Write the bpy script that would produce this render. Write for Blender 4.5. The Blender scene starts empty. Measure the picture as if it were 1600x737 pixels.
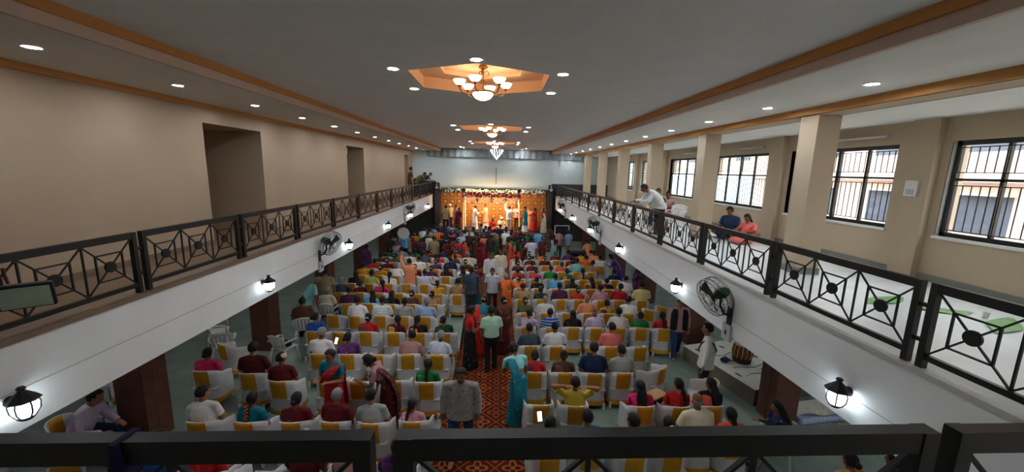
import bpy, bmesh, math, random
import numpy as np
from mathutils import Vector, Matrix
random.seed(7)
scn = bpy.context.scene
COL = scn.collection
R = math.radians
PI = math.pi

# ------------------------------------------------------------------ camera
CAMZ = 5.1
def make_camera():
    pitch, yaw, roll = 0.169, 0.033, 0.025
    fw = Vector((math.sin(yaw)*math.cos(pitch), math.cos(yaw)*math.cos(pitch), -math.sin(pitch)))
    r0 = Vector((math.cos(yaw), -math.sin(yaw), 0)); u0 = r0.cross(fw)
    r = math.cos(roll)*r0 + math.sin(roll)*u0
    u = -math.sin(roll)*r0 + math.cos(roll)*u0
    cd = bpy.data.cameras.new('camera'); cd.sensor_width = 36.0; cd.lens = 36*600/1600
    cd.clip_start = 0.05; cd.clip_end = 300
    co = bpy.data.objects.new('camera', cd); COL.objects.link(co)
    m = Matrix((r, u, -fw)).transposed().to_4x4(); m.translation = Vector((0, 0, CAMZ))
    co.matrix_world = m
    scn.camera = co
make_camera()

# ------------------------------------------------------------------ world, exposure
w = bpy.data.worlds.new('overcast_sky'); scn.world = w; w.use_nodes = True
bg = w.node_tree.nodes['Background']; bg.inputs[0].default_value = (0.93, 0.97, 1.0, 1); bg.inputs[1].default_value = 3.6
scn.view_settings.view_transform = 'Standard'; scn.view_settings.look = 'None'
scn.view_settings.exposure = 1.15; scn.view_settings.gamma = 1.0; scn.view_settings.use_curve_mapping = False
cy = scn.cycles
cy.use_denoising = True; cy.max_bounces = 7; cy.diffuse_bounces = 5; cy.glossy_bounces = 2
cy.transparent_max_bounces = 12; cy.sample_clamp_indirect = 3.0; cy.caustics_reflective = False; cy.caustics_refractive = False
DOWN_E, BULB_E, CHAND_E = 190.0, 5.0, 5.0

WIN = [(-7.4, -4.6), (-3.67, -0.87), (0.05, 2.85), (3.77, 6.57), (7.49, 10.29), (11.21, 14.01), (14.93, 17.73), (18.65, 21.45), (22.37, 25.17)]
XW, ZS, ZT = 7.8, 4.14, 5.79          # outer window wall, sill, head
for (a, b) in WIN:                       # portals guide the daylight in through each window
    ld = bpy.data.lights.new('window_portal', 'AREA'); ld.shape = 'RECTANGLE'; ld.size = b-a; ld.size_y = ZT-ZS
    ld.cycles.is_portal = True
    lo = bpy.data.objects.new('window_portal', ld); COL.objects.link(lo)
    lo.matrix_world = Matrix.Translation((XW+0.28, (a+b)/2, (ZS+ZT)/2)) @ Matrix(((0,0,1),(1,0,0),(0,1,0))).to_4x4() 

# ------------------------------------------------------------------ materials
def lin(c):
    return tuple(((x/255)/12.92 if x/255 <= 0.04045 else ((x/255+0.055)/1.055)**2.4) for x in c)
MATS = {}
def mat(name, rgb, rough=0.6, metal=0.0, var=0.08, scale=6.0, bump=0.0, spec=0.4, emis=None, es=0.0, coat=0.0):
    if name in MATS: return MATS[name]
    m = bpy.data.materials.new(name); m.use_nodes = True; nt = m.node_tree; N = nt.nodes; L = nt.links
    b = N['Principled BSDF']; c = lin(rgb)
    b.inputs['Roughness'].default_value = rough; b.inputs['Metallic'].default_value = metal
    b.inputs['Specular IOR Level'].default_value = spec; b.inputs['Coat Weight'].default_value = coat
    tc = N.new('ShaderNodeTexCoord'); no = N.new('ShaderNodeTexNoise'); no.inputs['Scale'].default_value = scale; no.inputs['Detail'].default_value = 4
    L.new(tc.outputs['Object'], no.inputs['Vector'])
    rp = N.new('ShaderNodeValToRGB')
    rp.color_ramp.elements[0].position = 0.3; rp.color_ramp.elements[1].position = 0.7
    rp.color_ramp.elements[0].color = (*[x*(1-var) for x in c], 1); rp.color_ramp.elements[1].color = (*[min(1, x*(1+var)) for x in c], 1)
    L.new(no.outputs['Fac'], rp.inputs[0]); L.new(rp.outputs[0], b.inputs['Base Color'])
    if bump:
        bu = N.new('ShaderNodeBump'); bu.inputs['Strength'].default_value = bump; bu.inputs['Distance'].default_value = 0.01
        n2 = N.new('ShaderNodeTexNoise'); n2.inputs['Scale'].default_value = scale*6; L.new(tc.outputs['Object'], n2.inputs['Vector'])
        L.new(n2.outputs['Fac'], bu.inputs['Height']); L.new(bu.outputs[0], b.inputs['Normal'])
    if emis:
        b.inputs['Emission Color'].default_value = (*lin(emis), 1); b.inputs['Emission Strength'].default_value = es
    MATS[name] = m; return m

def objcol_mat(name, rough=0.85, pattern=None, var=0.08, scale=9.0, sheen=0.0):
    """cloth, skin and hair: colour read from the object's own colour"""
    if name in MATS: return MATS[name]
    m = bpy.data.materials.new(name); m.use_nodes = True; nt = m.node_tree; N = nt.nodes; L = nt.links
    b = N['Principled BSDF']; b.inputs['Roughness'].default_value = rough; b.inputs['Specular IOR Level'].default_value = 0.25
    oi = N.new('ShaderNodeObjectInfo'); tc = N.new('ShaderNodeTexCoord')
    no = N.new('ShaderNodeTexNoise'); no.inputs['Scale'].default_value = scale; no.inputs['Detail'].default_value = 3
    L.new(tc.outputs['Object'], no.inputs['Vector'])
    mr = N.new('ShaderNodeMapRange'); mr.inputs['From Min'].default_value = 0.3; mr.inputs['From Max'].default_value = 0.7
    mr.inputs['To Min'].default_value = 1-var; mr.inputs['To Max'].default_value = 1+var
    L.new(no.outputs['Fac'], mr.inputs['Value'])
    mx = N.new('ShaderNodeMix'); mx.data_type = 'RGBA'; mx.blend_type = 'MULTIPLY'; mx.inputs[0].default_value = 1
    L.new(oi.outputs['Color'], mx.inputs[6]); L.new(mr.outputs[0], mx.inputs[7])
    out = mx.outputs[2]
    if pattern:
        if pattern == 'print':
            t = N.new('ShaderNodeTexVoronoi'); t.inputs['Scale'].default_value = 14; L.new(tc.outputs['Object'], t.inputs['Vector'])
            fac = N.new('ShaderNodeMath'); fac.operation = 'LESS_THAN'; fac.inputs[1].default_value = 0.22; L.new(t.outputs['Distance'], fac.inputs[0])
            col2 = (0.12, 0.14, 0.16, 1); f = fac.outputs[0]
        elif pattern == 'stripe':
            t = N.new('ShaderNodeTexWave'); t.bands_direction = 'Z'; t.inputs['Scale'].default_value = 4.2; L.new(tc.outputs['Object'], t.inputs['Vector'])
            fac = N.new('ShaderNodeMath'); fac.operation = 'GREATER_THAN'; fac.inputs[1].default_value = 0.8; L.new(t.outputs['Fac'], fac.inputs[0])
            col2 = (0.5, 0.6, 0.7, 1); f = fac.outputs[0]
        elif pattern == 'check':
            t = N.new('ShaderNodeTexBrick'); t.inputs['Scale'].default_value = 12; t.offset = 0; t.inputs['Mortar Size'].default_value = 0.12
            t.inputs['Color1'].default_value = (0,0,0,1); t.inputs['Color2'].default_value = (0.25,0.25,0.25,1); t.inputs['Mortar'].default_value = (1,1,1,1)
            mp = N.new('ShaderNodeMapping'); mp.inputs['Rotation'].default_value = (PI/2, 0, 0); L.new(tc.outputs['Object'], mp.inputs[0]); L.new(mp.outputs[0], t.inputs['Vector'])
            col2 = (0.35, 0.36, 0.34, 1); f = t.outputs['Color']
        else:   # border: gold woven edge and motifs
            t = N.new('ShaderNodeTexVoronoi'); t.inputs['Scale'].default_value = 9; L.new(tc.outputs['Object'], t.inputs['Vector'])
            fac = N.new('ShaderNodeMath'); fac.operation = 'LESS_THAN'; fac.inputs[1].default_value = 0.16; L.new(t.outputs['Distance'], fac.inputs[0])
            col2 = (0.42, 0.24, 0.06, 1); f = fac.outputs[0]
        m2 = N.new('ShaderNodeMix'); m2.data_type = 'RGBA'; L.new(f, m2.inputs[0]); L.new(out, m2.inputs[6]); m2.inputs[7].default_value = col2
        out = m2.outputs[2]
    L.new(out, b.inputs['Base Color'])
    MATS[name] = m; return m

M_CEIL = mat('ceiling_paint', (232, 233, 232), 0.9, var=0.03, scale=2)
M_SOFF = mat('soffit_paint', (226, 226, 220), 0.85, var=0.03, scale=2)
M_ORANGE = mat('ochre_paint', (200, 140, 76), 0.7, var=0.05)
M_PINKF = mat('fascia_paint', (214, 190, 176), 0.8, var=0.03)
M_WALL = mat('tan_wall_paint', (172, 150, 126), 0.85, var=0.03, scale=1.2)
M_WALLR = mat('cream_wall_paint', (186, 168, 143), 0.85, var=0.03, scale=1.2)
M_WHITE = mat('white_wall_paint', (236, 240, 240), 0.7, var=0.03, scale=1.5)
M_STAGEW = mat('pale_blue_wall_paint', (196, 208, 206), 0.7, var=0.02)
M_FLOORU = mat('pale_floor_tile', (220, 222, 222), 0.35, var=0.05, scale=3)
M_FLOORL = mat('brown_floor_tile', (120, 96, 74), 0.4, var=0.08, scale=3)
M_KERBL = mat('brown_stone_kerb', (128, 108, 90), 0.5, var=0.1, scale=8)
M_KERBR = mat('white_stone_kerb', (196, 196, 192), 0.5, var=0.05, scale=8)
M_METAL = mat('dark_green_black_paint', (16, 22, 20), 0.42, var=0.2, scale=20, spec=0.5)
M_BLACK = mat('black_plastic', (18, 18, 20), 0.5)
M_BROWN = mat('brown_pillar_cladding', (98, 60, 48), 0.45, var=0.18, scale=5)
M_PLASTIC = mat('white_plastic', (226, 226, 222), 0.35, var=0.02)
M_COVER = mat('white_satin_cover', (206, 206, 206), 0.6, var=0.06, scale=7, bump=0.25)
M_SASH = mat('yellow_satin', (206, 146, 28), 0.5, var=0.12, scale=9)
M_WOOD = mat('carved_wood', (176, 118, 56), 0.5, var=0.15, scale=9)
M_WOODD = mat('dark_carved_wood', (120, 74, 34), 0.55, var=0.15, scale=9)
M_DARKW = mat('dark_brown_wall', (92, 74, 60), 0.8, var=0.05)
M_BRASS = mat('antique_brass', (140, 92, 40), 0.4, metal=0.8, var=0.1)
M_GREENM = mat('green_motor_enamel', (44, 96, 56), 0.4, var=0.1)
M_GREYP = mat('grey_plastic', (186, 188, 188), 0.5, var=0.03)
M_LED = mat('led_lens', (255, 255, 255), 0.4, emis=(238, 246, 255), es=DOWN_E)
M_BULB = mat('lantern_glass', (250, 250, 250), 0.3, emis=(235, 248, 255), es=BULB_E)
M_CBOWL = mat('alabaster_bowl', (250, 230, 200), 0.4, emis=(255, 226, 190), es=CHAND_E)
M_CRYST = mat('crystal_glow', (240, 245, 250), 0.2, emis=(230, 240, 255), es=3.0)
M_GARW = mat('white_jasmine_garland', (240, 236, 220), 0.8, var=0.12, scale=40)
M_GARR = mat('red_rose_garland', (176, 40, 40), 0.8, var=0.35, scale=30)
M_PEACH = mat('peach_cove_paint', (240, 196, 158), 0.8, var=0.02)
M_PHONE = mat('phone_screen', (240, 245, 255), 0.2, emis=(235, 240, 255), es=1.6)
M_STEEL = mat('brushed_steel', (150, 150, 150), 0.3, metal=0.9)

def floor_mat():
    m = mat('green_grey_marble', (130, 146, 136), 0.32, var=0.2, scale=1.6); return m
M_FLOOR = floor_mat()
def carpet_mat():
    m = bpy.data.materials.new('red_floral_carpet'); m.use_nodes = True; nt = m.node_tree; N = nt.nodes; L = nt.links
    b = N['Principled BSDF']; b.inputs['Roughness'].default_value = 0.95; b.inputs['Specular IOR Level'].default_value = 0.1
    tc = N.new('ShaderNodeTexCoord'); sx = N.new('ShaderNodeSeparateXYZ'); L.new(tc.outputs['Object'], sx.inputs[0])
    def mth(op, a, b_=None):
        n = N.new('ShaderNodeMath'); n.operation = op
        for i, v in enumerate((a, b_)):
            if v is None: continue
            if isinstance(v, (int, float)): n.inputs[i].default_value = v
            else: L.new(v, n.inputs[i])
        return n.outputs[0]
    P = 0.62
    def cell(off):
        fx = mth('SUBTRACT', mth('FRACT', mth('ADD', mth('DIVIDE', sx.outputs[0], P), off)), 0.5)
        fy = mth('SUBTRACT', mth('FRACT', mth('ADD', mth('DIVIDE', sx.outputs[1], P), off)), 0.5)
        rr = mth('SQRT', mth('ADD', mth('MULTIPLY', fx, fx), mth('MULTIPLY', fy, fy)))
        an = mth('ARCTAN2', fy, fx)
        pet = mth('ADD', 0.2, mth('MULTIPLY', 0.075, mth('COSINE', mth('MULTIPLY', an, 4))))
        flower = mth('LESS_THAN', mth('ABSOLUTE', mth('SUBTRACT', rr, pet)), 0.045)
        core = mth('LESS_THAN', rr, 0.07)
        return mth('MAXIMUM', flower, core), fx, fy
    f1, fx, fy = cell(0.0)
    f2, _, _ = cell(0.5)
    dia = mth('LESS_THAN', mth('ABSOLUTE', mth('SUBTRACT', mth('ADD', mth('ABSOLUTE', fx), mth('ABSOLUTE', fy)), 0.5)), 0.03)
    f = mth('MAXIMUM', mth('MAXIMUM', f1, mth('MULTIPLY', f2, 0.6)), mth('MULTIPLY', dia, 0.7))
    no = N.new('ShaderNodeTexNoise'); no.inputs['Scale'].default_value = 30; L.new(tc.outputs['Object'], no.inputs['Vector'])
    f = mth('MULTIPLY', f, mth('ADD', 0.35, no.outputs['Fac']))
    mx = N.new('ShaderNodeMix'); mx.data_type = 'RGBA'; L.new(f, mx.inputs[0])
    mx.inputs[6].default_value = (*lin((84, 24, 16)), 1); mx.inputs[7].default_value = (*lin((158, 98, 50)), 1)
    L.new(mx.outputs[2], b.inputs['Base Color']); MATS['carpet'] = m; return m
M_CARPET = carpet_mat()
def glass_mat(name, tint, gl, alpha_diff=0.0):
    m = bpy.data.materials.new(name); m.use_nodes = True; nt = m.node_tree; N = nt.nodes; L = nt.links
    N.remove(N['Principled BSDF']); out = N['Material Output']
    tr = N.new('ShaderNodeBsdfTransparent'); tr.inputs[0].default_value = (*tint, 1)
    g = N.new('ShaderNodeBsdfGlossy'); g.inputs['Roughness'].default_value = 0.05
    mx = N.new('ShaderNodeMixShader'); mx.inputs[0].default_value = gl; L.new(tr.outputs[0], mx.inputs[1]); L.new(g.outputs[0], mx.inputs[2])
    s = mx.outputs[0]
    if alpha_diff:
        d = N.new('ShaderNodeBsdfTranslucent'); d.inputs[0].default_value = (0.75, 0.88, 0.92, 1)
        m2 = N.new('ShaderNodeMixShader'); m2.inputs[0].default_value = alpha_diff; L.new(s, m2.inputs[1]); L.new(d.outputs[0], m2.inputs[2]); s = m2.outputs[0]
    L.new(s, out.inputs['Surface']); return m
M_GLASS = glass_mat('clear_glass', (0.93, 0.95, 0.95), 0.05)
M_FROST = glass_mat('pale_blue_frosted_glass', (0.85, 0.93, 0.96), 0.04, 0.55)
M_SKIN = objcol_mat('skin', 0.6, var=0.05)
M_HAIR = objcol_mat('hair', 0.5, var=0.25, scale=40)
M_CLOTH = objcol_mat('cloth_plain', 0.85)
M_CPRINT = objcol_mat('cloth_print', 0.85, 'print')
M_CSTRIPE = objcol_mat('cloth_stripe', 0.85, 'stripe')
M_CCHECK = objcol_mat('cloth_check', 0.85, 'check')
M_SILK = objcol_mat('cloth_silk_border', 0.6, 'border')

# ------------------------------------------------------------------ mesh helpers
class MB:
    def __init__(s): s.v = []; s.f = []
    def add(s, vs, fs):
        o = len(s.v); s.v += [tuple(v) for v in vs]; s.f += [tuple(i+o for i in f) for f in fs]; return s
    def box(s, x0, x1, y0, y1, z0, z1, M=None):
        vs = [(x, y, z) for z in (z0, z1) for y in (y0, y1) for x in (x0, x1)]
        if M is not None: vs = [M @ Vector(v) for v in vs]
        return s.add(vs, [(0,2,3,1),(4,5,7,6),(0,1,5,4),(2,6,7,3),(0,4,6,2),(1,3,7,5)])
    def bar(s, a, b, w, h, up=(0,0,1)):
        a = Vector(a); b = Vector(b); t = (b-a); L_ = t.length; t.normalize(); up = Vector(up)
        if abs(t.dot(up)) > 0.95: up = Vector((1,0,0))
        x = t.cross(up).normalized(); z = x.cross(t)
        M = Matrix((x, t, z)).transposed().to_4x4(); M.translation = a
        return s.box(-w/2, w/2, 0, L_, -h/2, h/2, M)
    def loft(s, pts, rad, n=10, side=(1,0,0), round_=True, closed_ring=False):
        pts = [Vector(p) for p in pts]; rad = [(r, r) if isinstance(r, (int, float)) else r for r in rad]
        P, Rr = list(pts), list(rad)
        if round_:
            def ext(p, q, r):
                t = (p-q).normalized(); m = min(r); return [(p+t*m*0.45, (r[0]*0.88, r[1]*0.88)), (p+t*m*0.8, (r[0]*0.58, r[1]*0.58)), (p+t*m*0.95, (r[0]*0.25, r[1]*0.25))]
            e0 = ext(P[0], P[1], Rr[0]); e1 = ext(P[-1], P[-2], Rr[-1])
            P = [e[0] for e in reversed(e0)] + P + [e[0] for e in e1]; Rr = [e[1] for e in reversed(e0)] + Rr + [e[1] for e in e1]
        rings = []; sd0 = Vector(side)
        for i, p in enumerate(P):
            t = (P[min(i+1, len(P)-1)] - P[max(i-1, 0)]).normalized()
            sd = sd0 - t*sd0.dot(t)
            if sd.length < 0.2:
                q = Vector((0,1,0)); sd = q - t*q.dot(t)
                if sd.length < 0.2: q = Vector((0,0,1)); sd = q - t*q.dot(t)
            sd.normalize(); ot = t.cross(sd)
            rings.append([p + sd*Rr[i][0]*math.cos(2*PI*k/n) + ot*Rr[i][1]*math.sin(2*PI*k/n) for k in range(n)])
        vs = [v for r in rings for v in r]; fs = []
        for i in range(len(rings)-1):
            for k in range(n):
                fs.append((i*n+k, i*n+(k+1) % n, (i+1)*n+(k+1) % n, (i+1)*n+k))
        fs.append(tuple(reversed(range(n)))); fs.append(tuple((len(rings)-1)*n+k for k in range(n)))
        return s.add(vs, fs)
    def tube(s, pts, r, n=6, loop=False):
        pts = [Vector(p) for p in pts]
        if not loop: return s.loft(pts, [r]*len(pts), n, round_=False)
        m = len(pts); vs = []; fs = []
        c = sum(pts, Vector())/m
        nrm = (pts[0]-c).cross(pts[m//4]-c).normalized()
        for i, p in enumerate(pts):
            t = (pts[(i+1) % m]-pts[i-1]).normalized(); a = nrm; b = t.cross(a).normalized()
            vs += [p + a*r*math.cos(2*PI*k/n) + b*r*math.sin(2*PI*k/n) for k in range(n)]
        for i in range(m):
            for k in range(n): fs.append((i*n+k, i*n+(k+1) % n, ((i+1) % m)*n+(k+1) % n, ((i+1) % m)*n+k))
        return s.add(vs, fs)
    def lathe(s, prof, n=16, c=(0,0,0), axis='Z', flute=None):
        vs = []; fs = []
        for i, (r, z) in enumerate(prof):
            for k in range(n):
                a = 2*PI*k/n; rr = r*(1+(flute or 0)*math.cos(a*n/2)); x, y = rr*math.cos(a), rr*math.sin(a)
                vs.append((c[0]+x, c[1]+y, c[2]+z) if axis == 'Z' else ((c[0]+x, c[1]+z, c[2]+y) if axis == 'Y' else (c[0]+z, c[1]+x, c[2]+y)))
        for i in range(len(prof)-1):
            for k in range(n): fs.append((i*n+k, i*n+(k+1) % n, (i+1)*n+(k+1) % n, (i+1)*n+k))
        fs.append(tuple(range(n))[::-1]); fs.append(tuple((len(prof)-1)*n+k for k in range(n)))
        return s.add(vs, fs)
    def ball(s, c, r, n=10, m=7):
        r = (r, r, r) if isinstance(r, (int, float)) else r; vs = []; fs = []
        for i in range(1, m):
            th = PI*i/m
            for k in range(n): vs.append((c[0]+r[0]*math.sin(th)*math.cos(2*PI*k/n), c[1]+r[1]*math.sin(th)*math.sin(2*PI*k/n), c[2]+r[2]*math.cos(th)))
        vs += [(c[0], c[1], c[2]+r[2]), (c[0], c[1], c[2]-r[2])]; T = len(vs)-2
        for i in range(m-2):
            for k in range(n): fs.append((i*n+k, (i+1)*n+k, (i+1)*n+(k+1) % n, i*n+(k+1) % n))
        for k in range(n): fs.append((T, k, (k+1) % n)); fs.append((T+1, (m-2)*n+(k+1) % n, (m-2)*n+k))
        return s.add(vs, fs)
    def grid(s, fn, nu, nv, closed=False):
        vs = [fn(i/nu, j/nv) for j in range(nv+1) for i in range(nu+1)]
        return s.add(vs, [(j*(nu+1)+i, j*(nu+1)+i+1, (j+1)*(nu+1)+i+1, (j+1)*(nu+1)+i) for j in range(nv) for i in range(nu)])
    def mesh(s, name, m=None, smooth=False):
        me = bpy.data.meshes.new(name); me.from_pydata(s.v, [], s.f); me.update()
        if m: me.materials.append(m)
        if smooth: me.polygons.foreach_set('use_smooth', [True]*len(me.polygons))
        return me
    def build(s, name, m, parent=None, smooth=False, loc=None):
        return link(name, s.mesh(name, m, smooth), parent, loc)
def link(name, me, parent=None, loc=None, rz=0):
    o = bpy.data.objects.new(name, me); COL.objects.link(o)
    if parent: o.parent = parent
    if loc is not None: o.location = loc
    if rz: o.rotation_euler = (0, 0, rz)
    return o
def empty(name, loc=(0,0,0), rz=0): return link(name, None, None, loc, rz)
def tag(o, label=None, cat=None, group=None, kind=None):
    if label: o['label'] = label
    if cat: o['category'] = cat
    if group: o['group'] = group
    if kind: o['kind'] = kind
    return o
def struct(name, mb, m, smooth=False): return tag(mb.build(name, m, None, smooth), kind='structure')
def copy_tree(o, loc=None, rz=None, parent=None):
    c = o.copy(); COL.objects.link(c); c.parent = parent
    if loc is not None: c.location = loc
    if rz is not None: c.rotation_euler = (0, 0, rz)
    for ch in KIDS(o): copy_tree(ch, parent=c)
    return c
def KIDS(o): return list(o.children)
def wood_bevel(o, wdt=0.004):
    b = o.modifiers.new('bevel', 'BEVEL'); b.width = wdt; b.segments = 2; return o
ORD = ['first','second','third','fourth','fifth','sixth','seventh','eighth','ninth','tenth','eleventh','twelfth','thirteenth','fourteenth','fifteenth','sixteenth','seventeenth','eighteenth','nineteenth','twentieth']

# ------------------------------------------------------------------ structure
XL, XR = -4.83, 4.014            # gallery edges
ZG, ZB = 3.3, 2.367              # gallery floor, bottom of the white fascia
ZSF, ZC = 6.35, 6.57             # side soffit, main ceiling
XBL, XBR = -4.32, 3.68           # main beam faces
YN, YF = -4.0, 28.3              # near wall, far wall
XWL = -6.41

f = MB().box(-9.6, 9.6, YN, 29.4, -0.1, 0); struct('floor', f, M_FLOOR)
# floor tiles, marked by thin recessed joints: large slabs in the open strips
car = tag(MB().box(-1.1, 0.52, 1.5, 24.0, 0.0, 0.012).build('aisle_carpet', M_CARPET), 'red and gold floral carpet running down the central aisle', 'carpet')

# main ceiling with hexagonal cut-outs
MEDX = -0.36; MEDY = [6.88, 14.3, 21.7, 28.95]
HEX = [(-1.09, -0.62), (0, -1.15), (1.09, -0.62), (1.09, 0.62), (0, 1.15), (-1.09, 0.62)]
def ceiling_panel():
    bm = bmesh.new(); edges = []
    def loop(pts):
        vs = [bm.verts.new((x, y, ZC)) for x, y in pts]
        for i in range(len(vs)): edges.append(bm.edges.new((vs[i], vs[(i+1) % len(vs)])))
    loop([(XBL, YN), (XBR, YN), (XBR, YF), (XBL, YF)])
    for y in MEDY[:3]: loop([(MEDX+a, y+b) for a, b in HEX])
    bmesh.ops.triangle_fill(bm, use_beauty=True, use_dissolve=False, edges=edges)
    me = bpy.data.meshes.new('ceiling'); bm.to_mesh(me); bm.free(); me.materials.append(M_CEIL)
    o = link('ceiling', me); tag(o, kind='structure')
    top = MB()
    top.box(XBL, XBR, YN, YF, ZC+0.3, ZC+0.36); t = top.build('ceiling_slab', M_CEIL, o)
    for y in MEDY[:3]:
        r = MB(); hi = [(MEDX+a, y+b, ZC) for a, b in HEX]; up = [(MEDX+a, y+b, ZC+0.2) for a, b in HEX]
        r.add(hi+up, [(i, (i+1) % 6, 6+(i+1) % 6, 6+i) for i in range(6)])
        r.build('recess_side', M_PEACH, o)
        c = MB(); c.add([(MEDX+a, y+b, ZC+0.2) for a, b in HEX] + [(MEDX+a*0.62, y+b*0.62, ZC+0.2) for a, b in HEX] + [(MEDX+a*0.62, y+b*0.62, ZC+0.27) for a, b in HEX],
              [(i, (i+1) % 6, 6+(i+1) % 6, 6+i) for i in range(6)] + [(6+i, 6+(i+1) % 6, 12+(i+1) % 6, 12+i) for i in range(6)] + [(12, 13, 14, 15, 16, 17)])
        c.build('recess_top', M_PEACH, o)
ceiling_panel()
# soffits, bay ceiling, beams and cornices
struct('ceiling_left', MB().box(XWL-0.3, XBL, YN, YF, ZSF, ZSF+0.4), M_SOFF)
struct('ceiling_right', MB().box(XBR, 5.62, YN, YF, ZSF, ZSF+0.4), M_SOFF)
struct('ceiling_bay', MB().box(6.0, XW+0.4, YN, YF, 6.2, 6.7), M_SOFF)
struct('beam_column_line', MB().box(5.6, 6.02, YN, YF, 6.21, 6.7), M_WALLR)
n = 0
def trim(mb, m):
    global n; n += 1; return struct('trim_%d' % n, mb, m)
trim(MB().box(XBL-0.01, XBL+0.05, YN, YF, 6.46, ZC+0.0), M_ORANGE)
trim(MB().box(XBL-0.05, XBL+0.012, YN, YF, ZSF-0.015, 6.462), M_PINKF)
trim(MB().box(XBR-0.05, XBR+0.01, YN, YF, 6.46, ZC+0.0), M_ORANGE)
trim(MB().box(XBR-0.012, XBR+0.05, YN, YF, ZSF-0.015, 6.462), M_PINKF)
trim(MB().box(XWL-0.02, XWL+0.05, YN, YF, 6.25, ZSF), M_ORANGE)
trim(MB().box(5.55, 5.62, YN, YF, 6.22, ZSF), M_ORANGE)
# left gallery wall with three openings
def wall_left():
    mb = MB(); ys = [(8.7, 10.72, 5.95), (16.5, 18.5, 5.95), (26.2, 27.35, 5.97)]; y = YN
    for a, b, t in ys:
        mb.box(XWL-0.25, XWL, y, a, ZG, ZSF); mb.box(XWL-0.25, XWL, a, b, t, ZSF); y = b
    mb.box(XWL-0.25, XWL, y, YF+1, ZG, ZSF)
    w = struct('wall_left', mb, M_WALL)
    for i, (a, b, t) in enumerate(ys):
        r = MB(); d = 2.4
        r.box(XWL-d-0.1, XWL-d, a-0.1, b+0.1, ZG, t+0.1); r.box(XWL-d, XWL-0.24, b, b+0.1, ZG, t); r.box(XWL-d, XWL-0.24, a-0.1, a, ZG, t); r.box(XWL-d, XWL-0.24, a-0.1, b+0.1, t, t+0.1)
        dr = struct('door_%d' % (i+1), r, M_WALL)
        if i == 1:
            MB().box(XWL-0.3, XWL-0.26, a+0.02, a+0.5, ZG, 5.6).build('door_leaf', M_BLACK, dr)
            MB().box(XWL-0.3, XWL-0.26, a+0.02, a+0.75, 5.64, 5.88).build('fanlight', M_STAGEW, dr)
    return w
wall_left()
# galleries: slabs, fascias, kerbs
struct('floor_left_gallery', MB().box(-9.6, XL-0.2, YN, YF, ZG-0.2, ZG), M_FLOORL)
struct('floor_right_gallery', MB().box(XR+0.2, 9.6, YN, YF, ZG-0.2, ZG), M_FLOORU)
struct('floor_front_gallery', MB().box(XL-0.2, XR+0.2, YN, 1.3, ZG-0.2, ZG), M_FLOORU)
fl = struct('beam_left', MB().box(XL-0.25, XL, 1.1, 27.9, ZB, ZG-0.02), M_WHITE)
fr = struct('beam_right', MB().box(XR, XR+0.25, 1.1, 27.9, ZB, ZG-0.02), M_WHITE)
MB().box(XL, XL+0.006, 1.1, 27.9, ZB+0.42, ZB+0.428).build('joint_line', M_GREYP, fl)
MB().box(XR-0.006, XR, 1.1, 27.9, ZB+0.3, ZB+0.308).build('joint_line', M_GREYP, fr)
struct('beam_front', MB().box(XL, XR, 1.05, 1.3, ZB, ZG-0.02), M_WHITE)
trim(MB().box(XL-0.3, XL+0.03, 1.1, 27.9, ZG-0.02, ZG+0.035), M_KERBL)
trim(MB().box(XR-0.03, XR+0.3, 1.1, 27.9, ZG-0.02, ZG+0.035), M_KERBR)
# grey skirting of the upper right wall
# right window wall
def wall_right():
    mb = MB(); y = YN-4
    for a, b in WIN:
        mb.box(XW, XW+0.3, y, a, ZG, 6.3); mb.box(XW, XW+0.3, a, b, ZG, ZS); mb.box(XW, XW+0.3, a, b, ZT, 6.3); y = b
    mb.box(XW, XW+0.3, y, YF+1.2, ZG, 6.3)
    o = struct('wall_right', mb, M_WALLR)
    for i in range(7):
        yc = 3.18+3.76*i
        MB().box(XW-0.14, XW+0.02, yc-0.22, yc+0.22, ZG, 6.2).build('pilaster', M_WALLR, o)
    sk = MB().box(XW-0.02, XW+0.01, YN, YF, ZG, ZG+0.12); tag(sk.build('baseboard_right', mat('grey_skirting', (120, 122, 116), 0.5)), kind='structure')
wall_right()
tag(MB().box(XWL-0.01, XWL+0.015, YN, 8.7, ZG, ZG+0.11).build('baseboard_left', M_KERBL), kind='structure')
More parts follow.
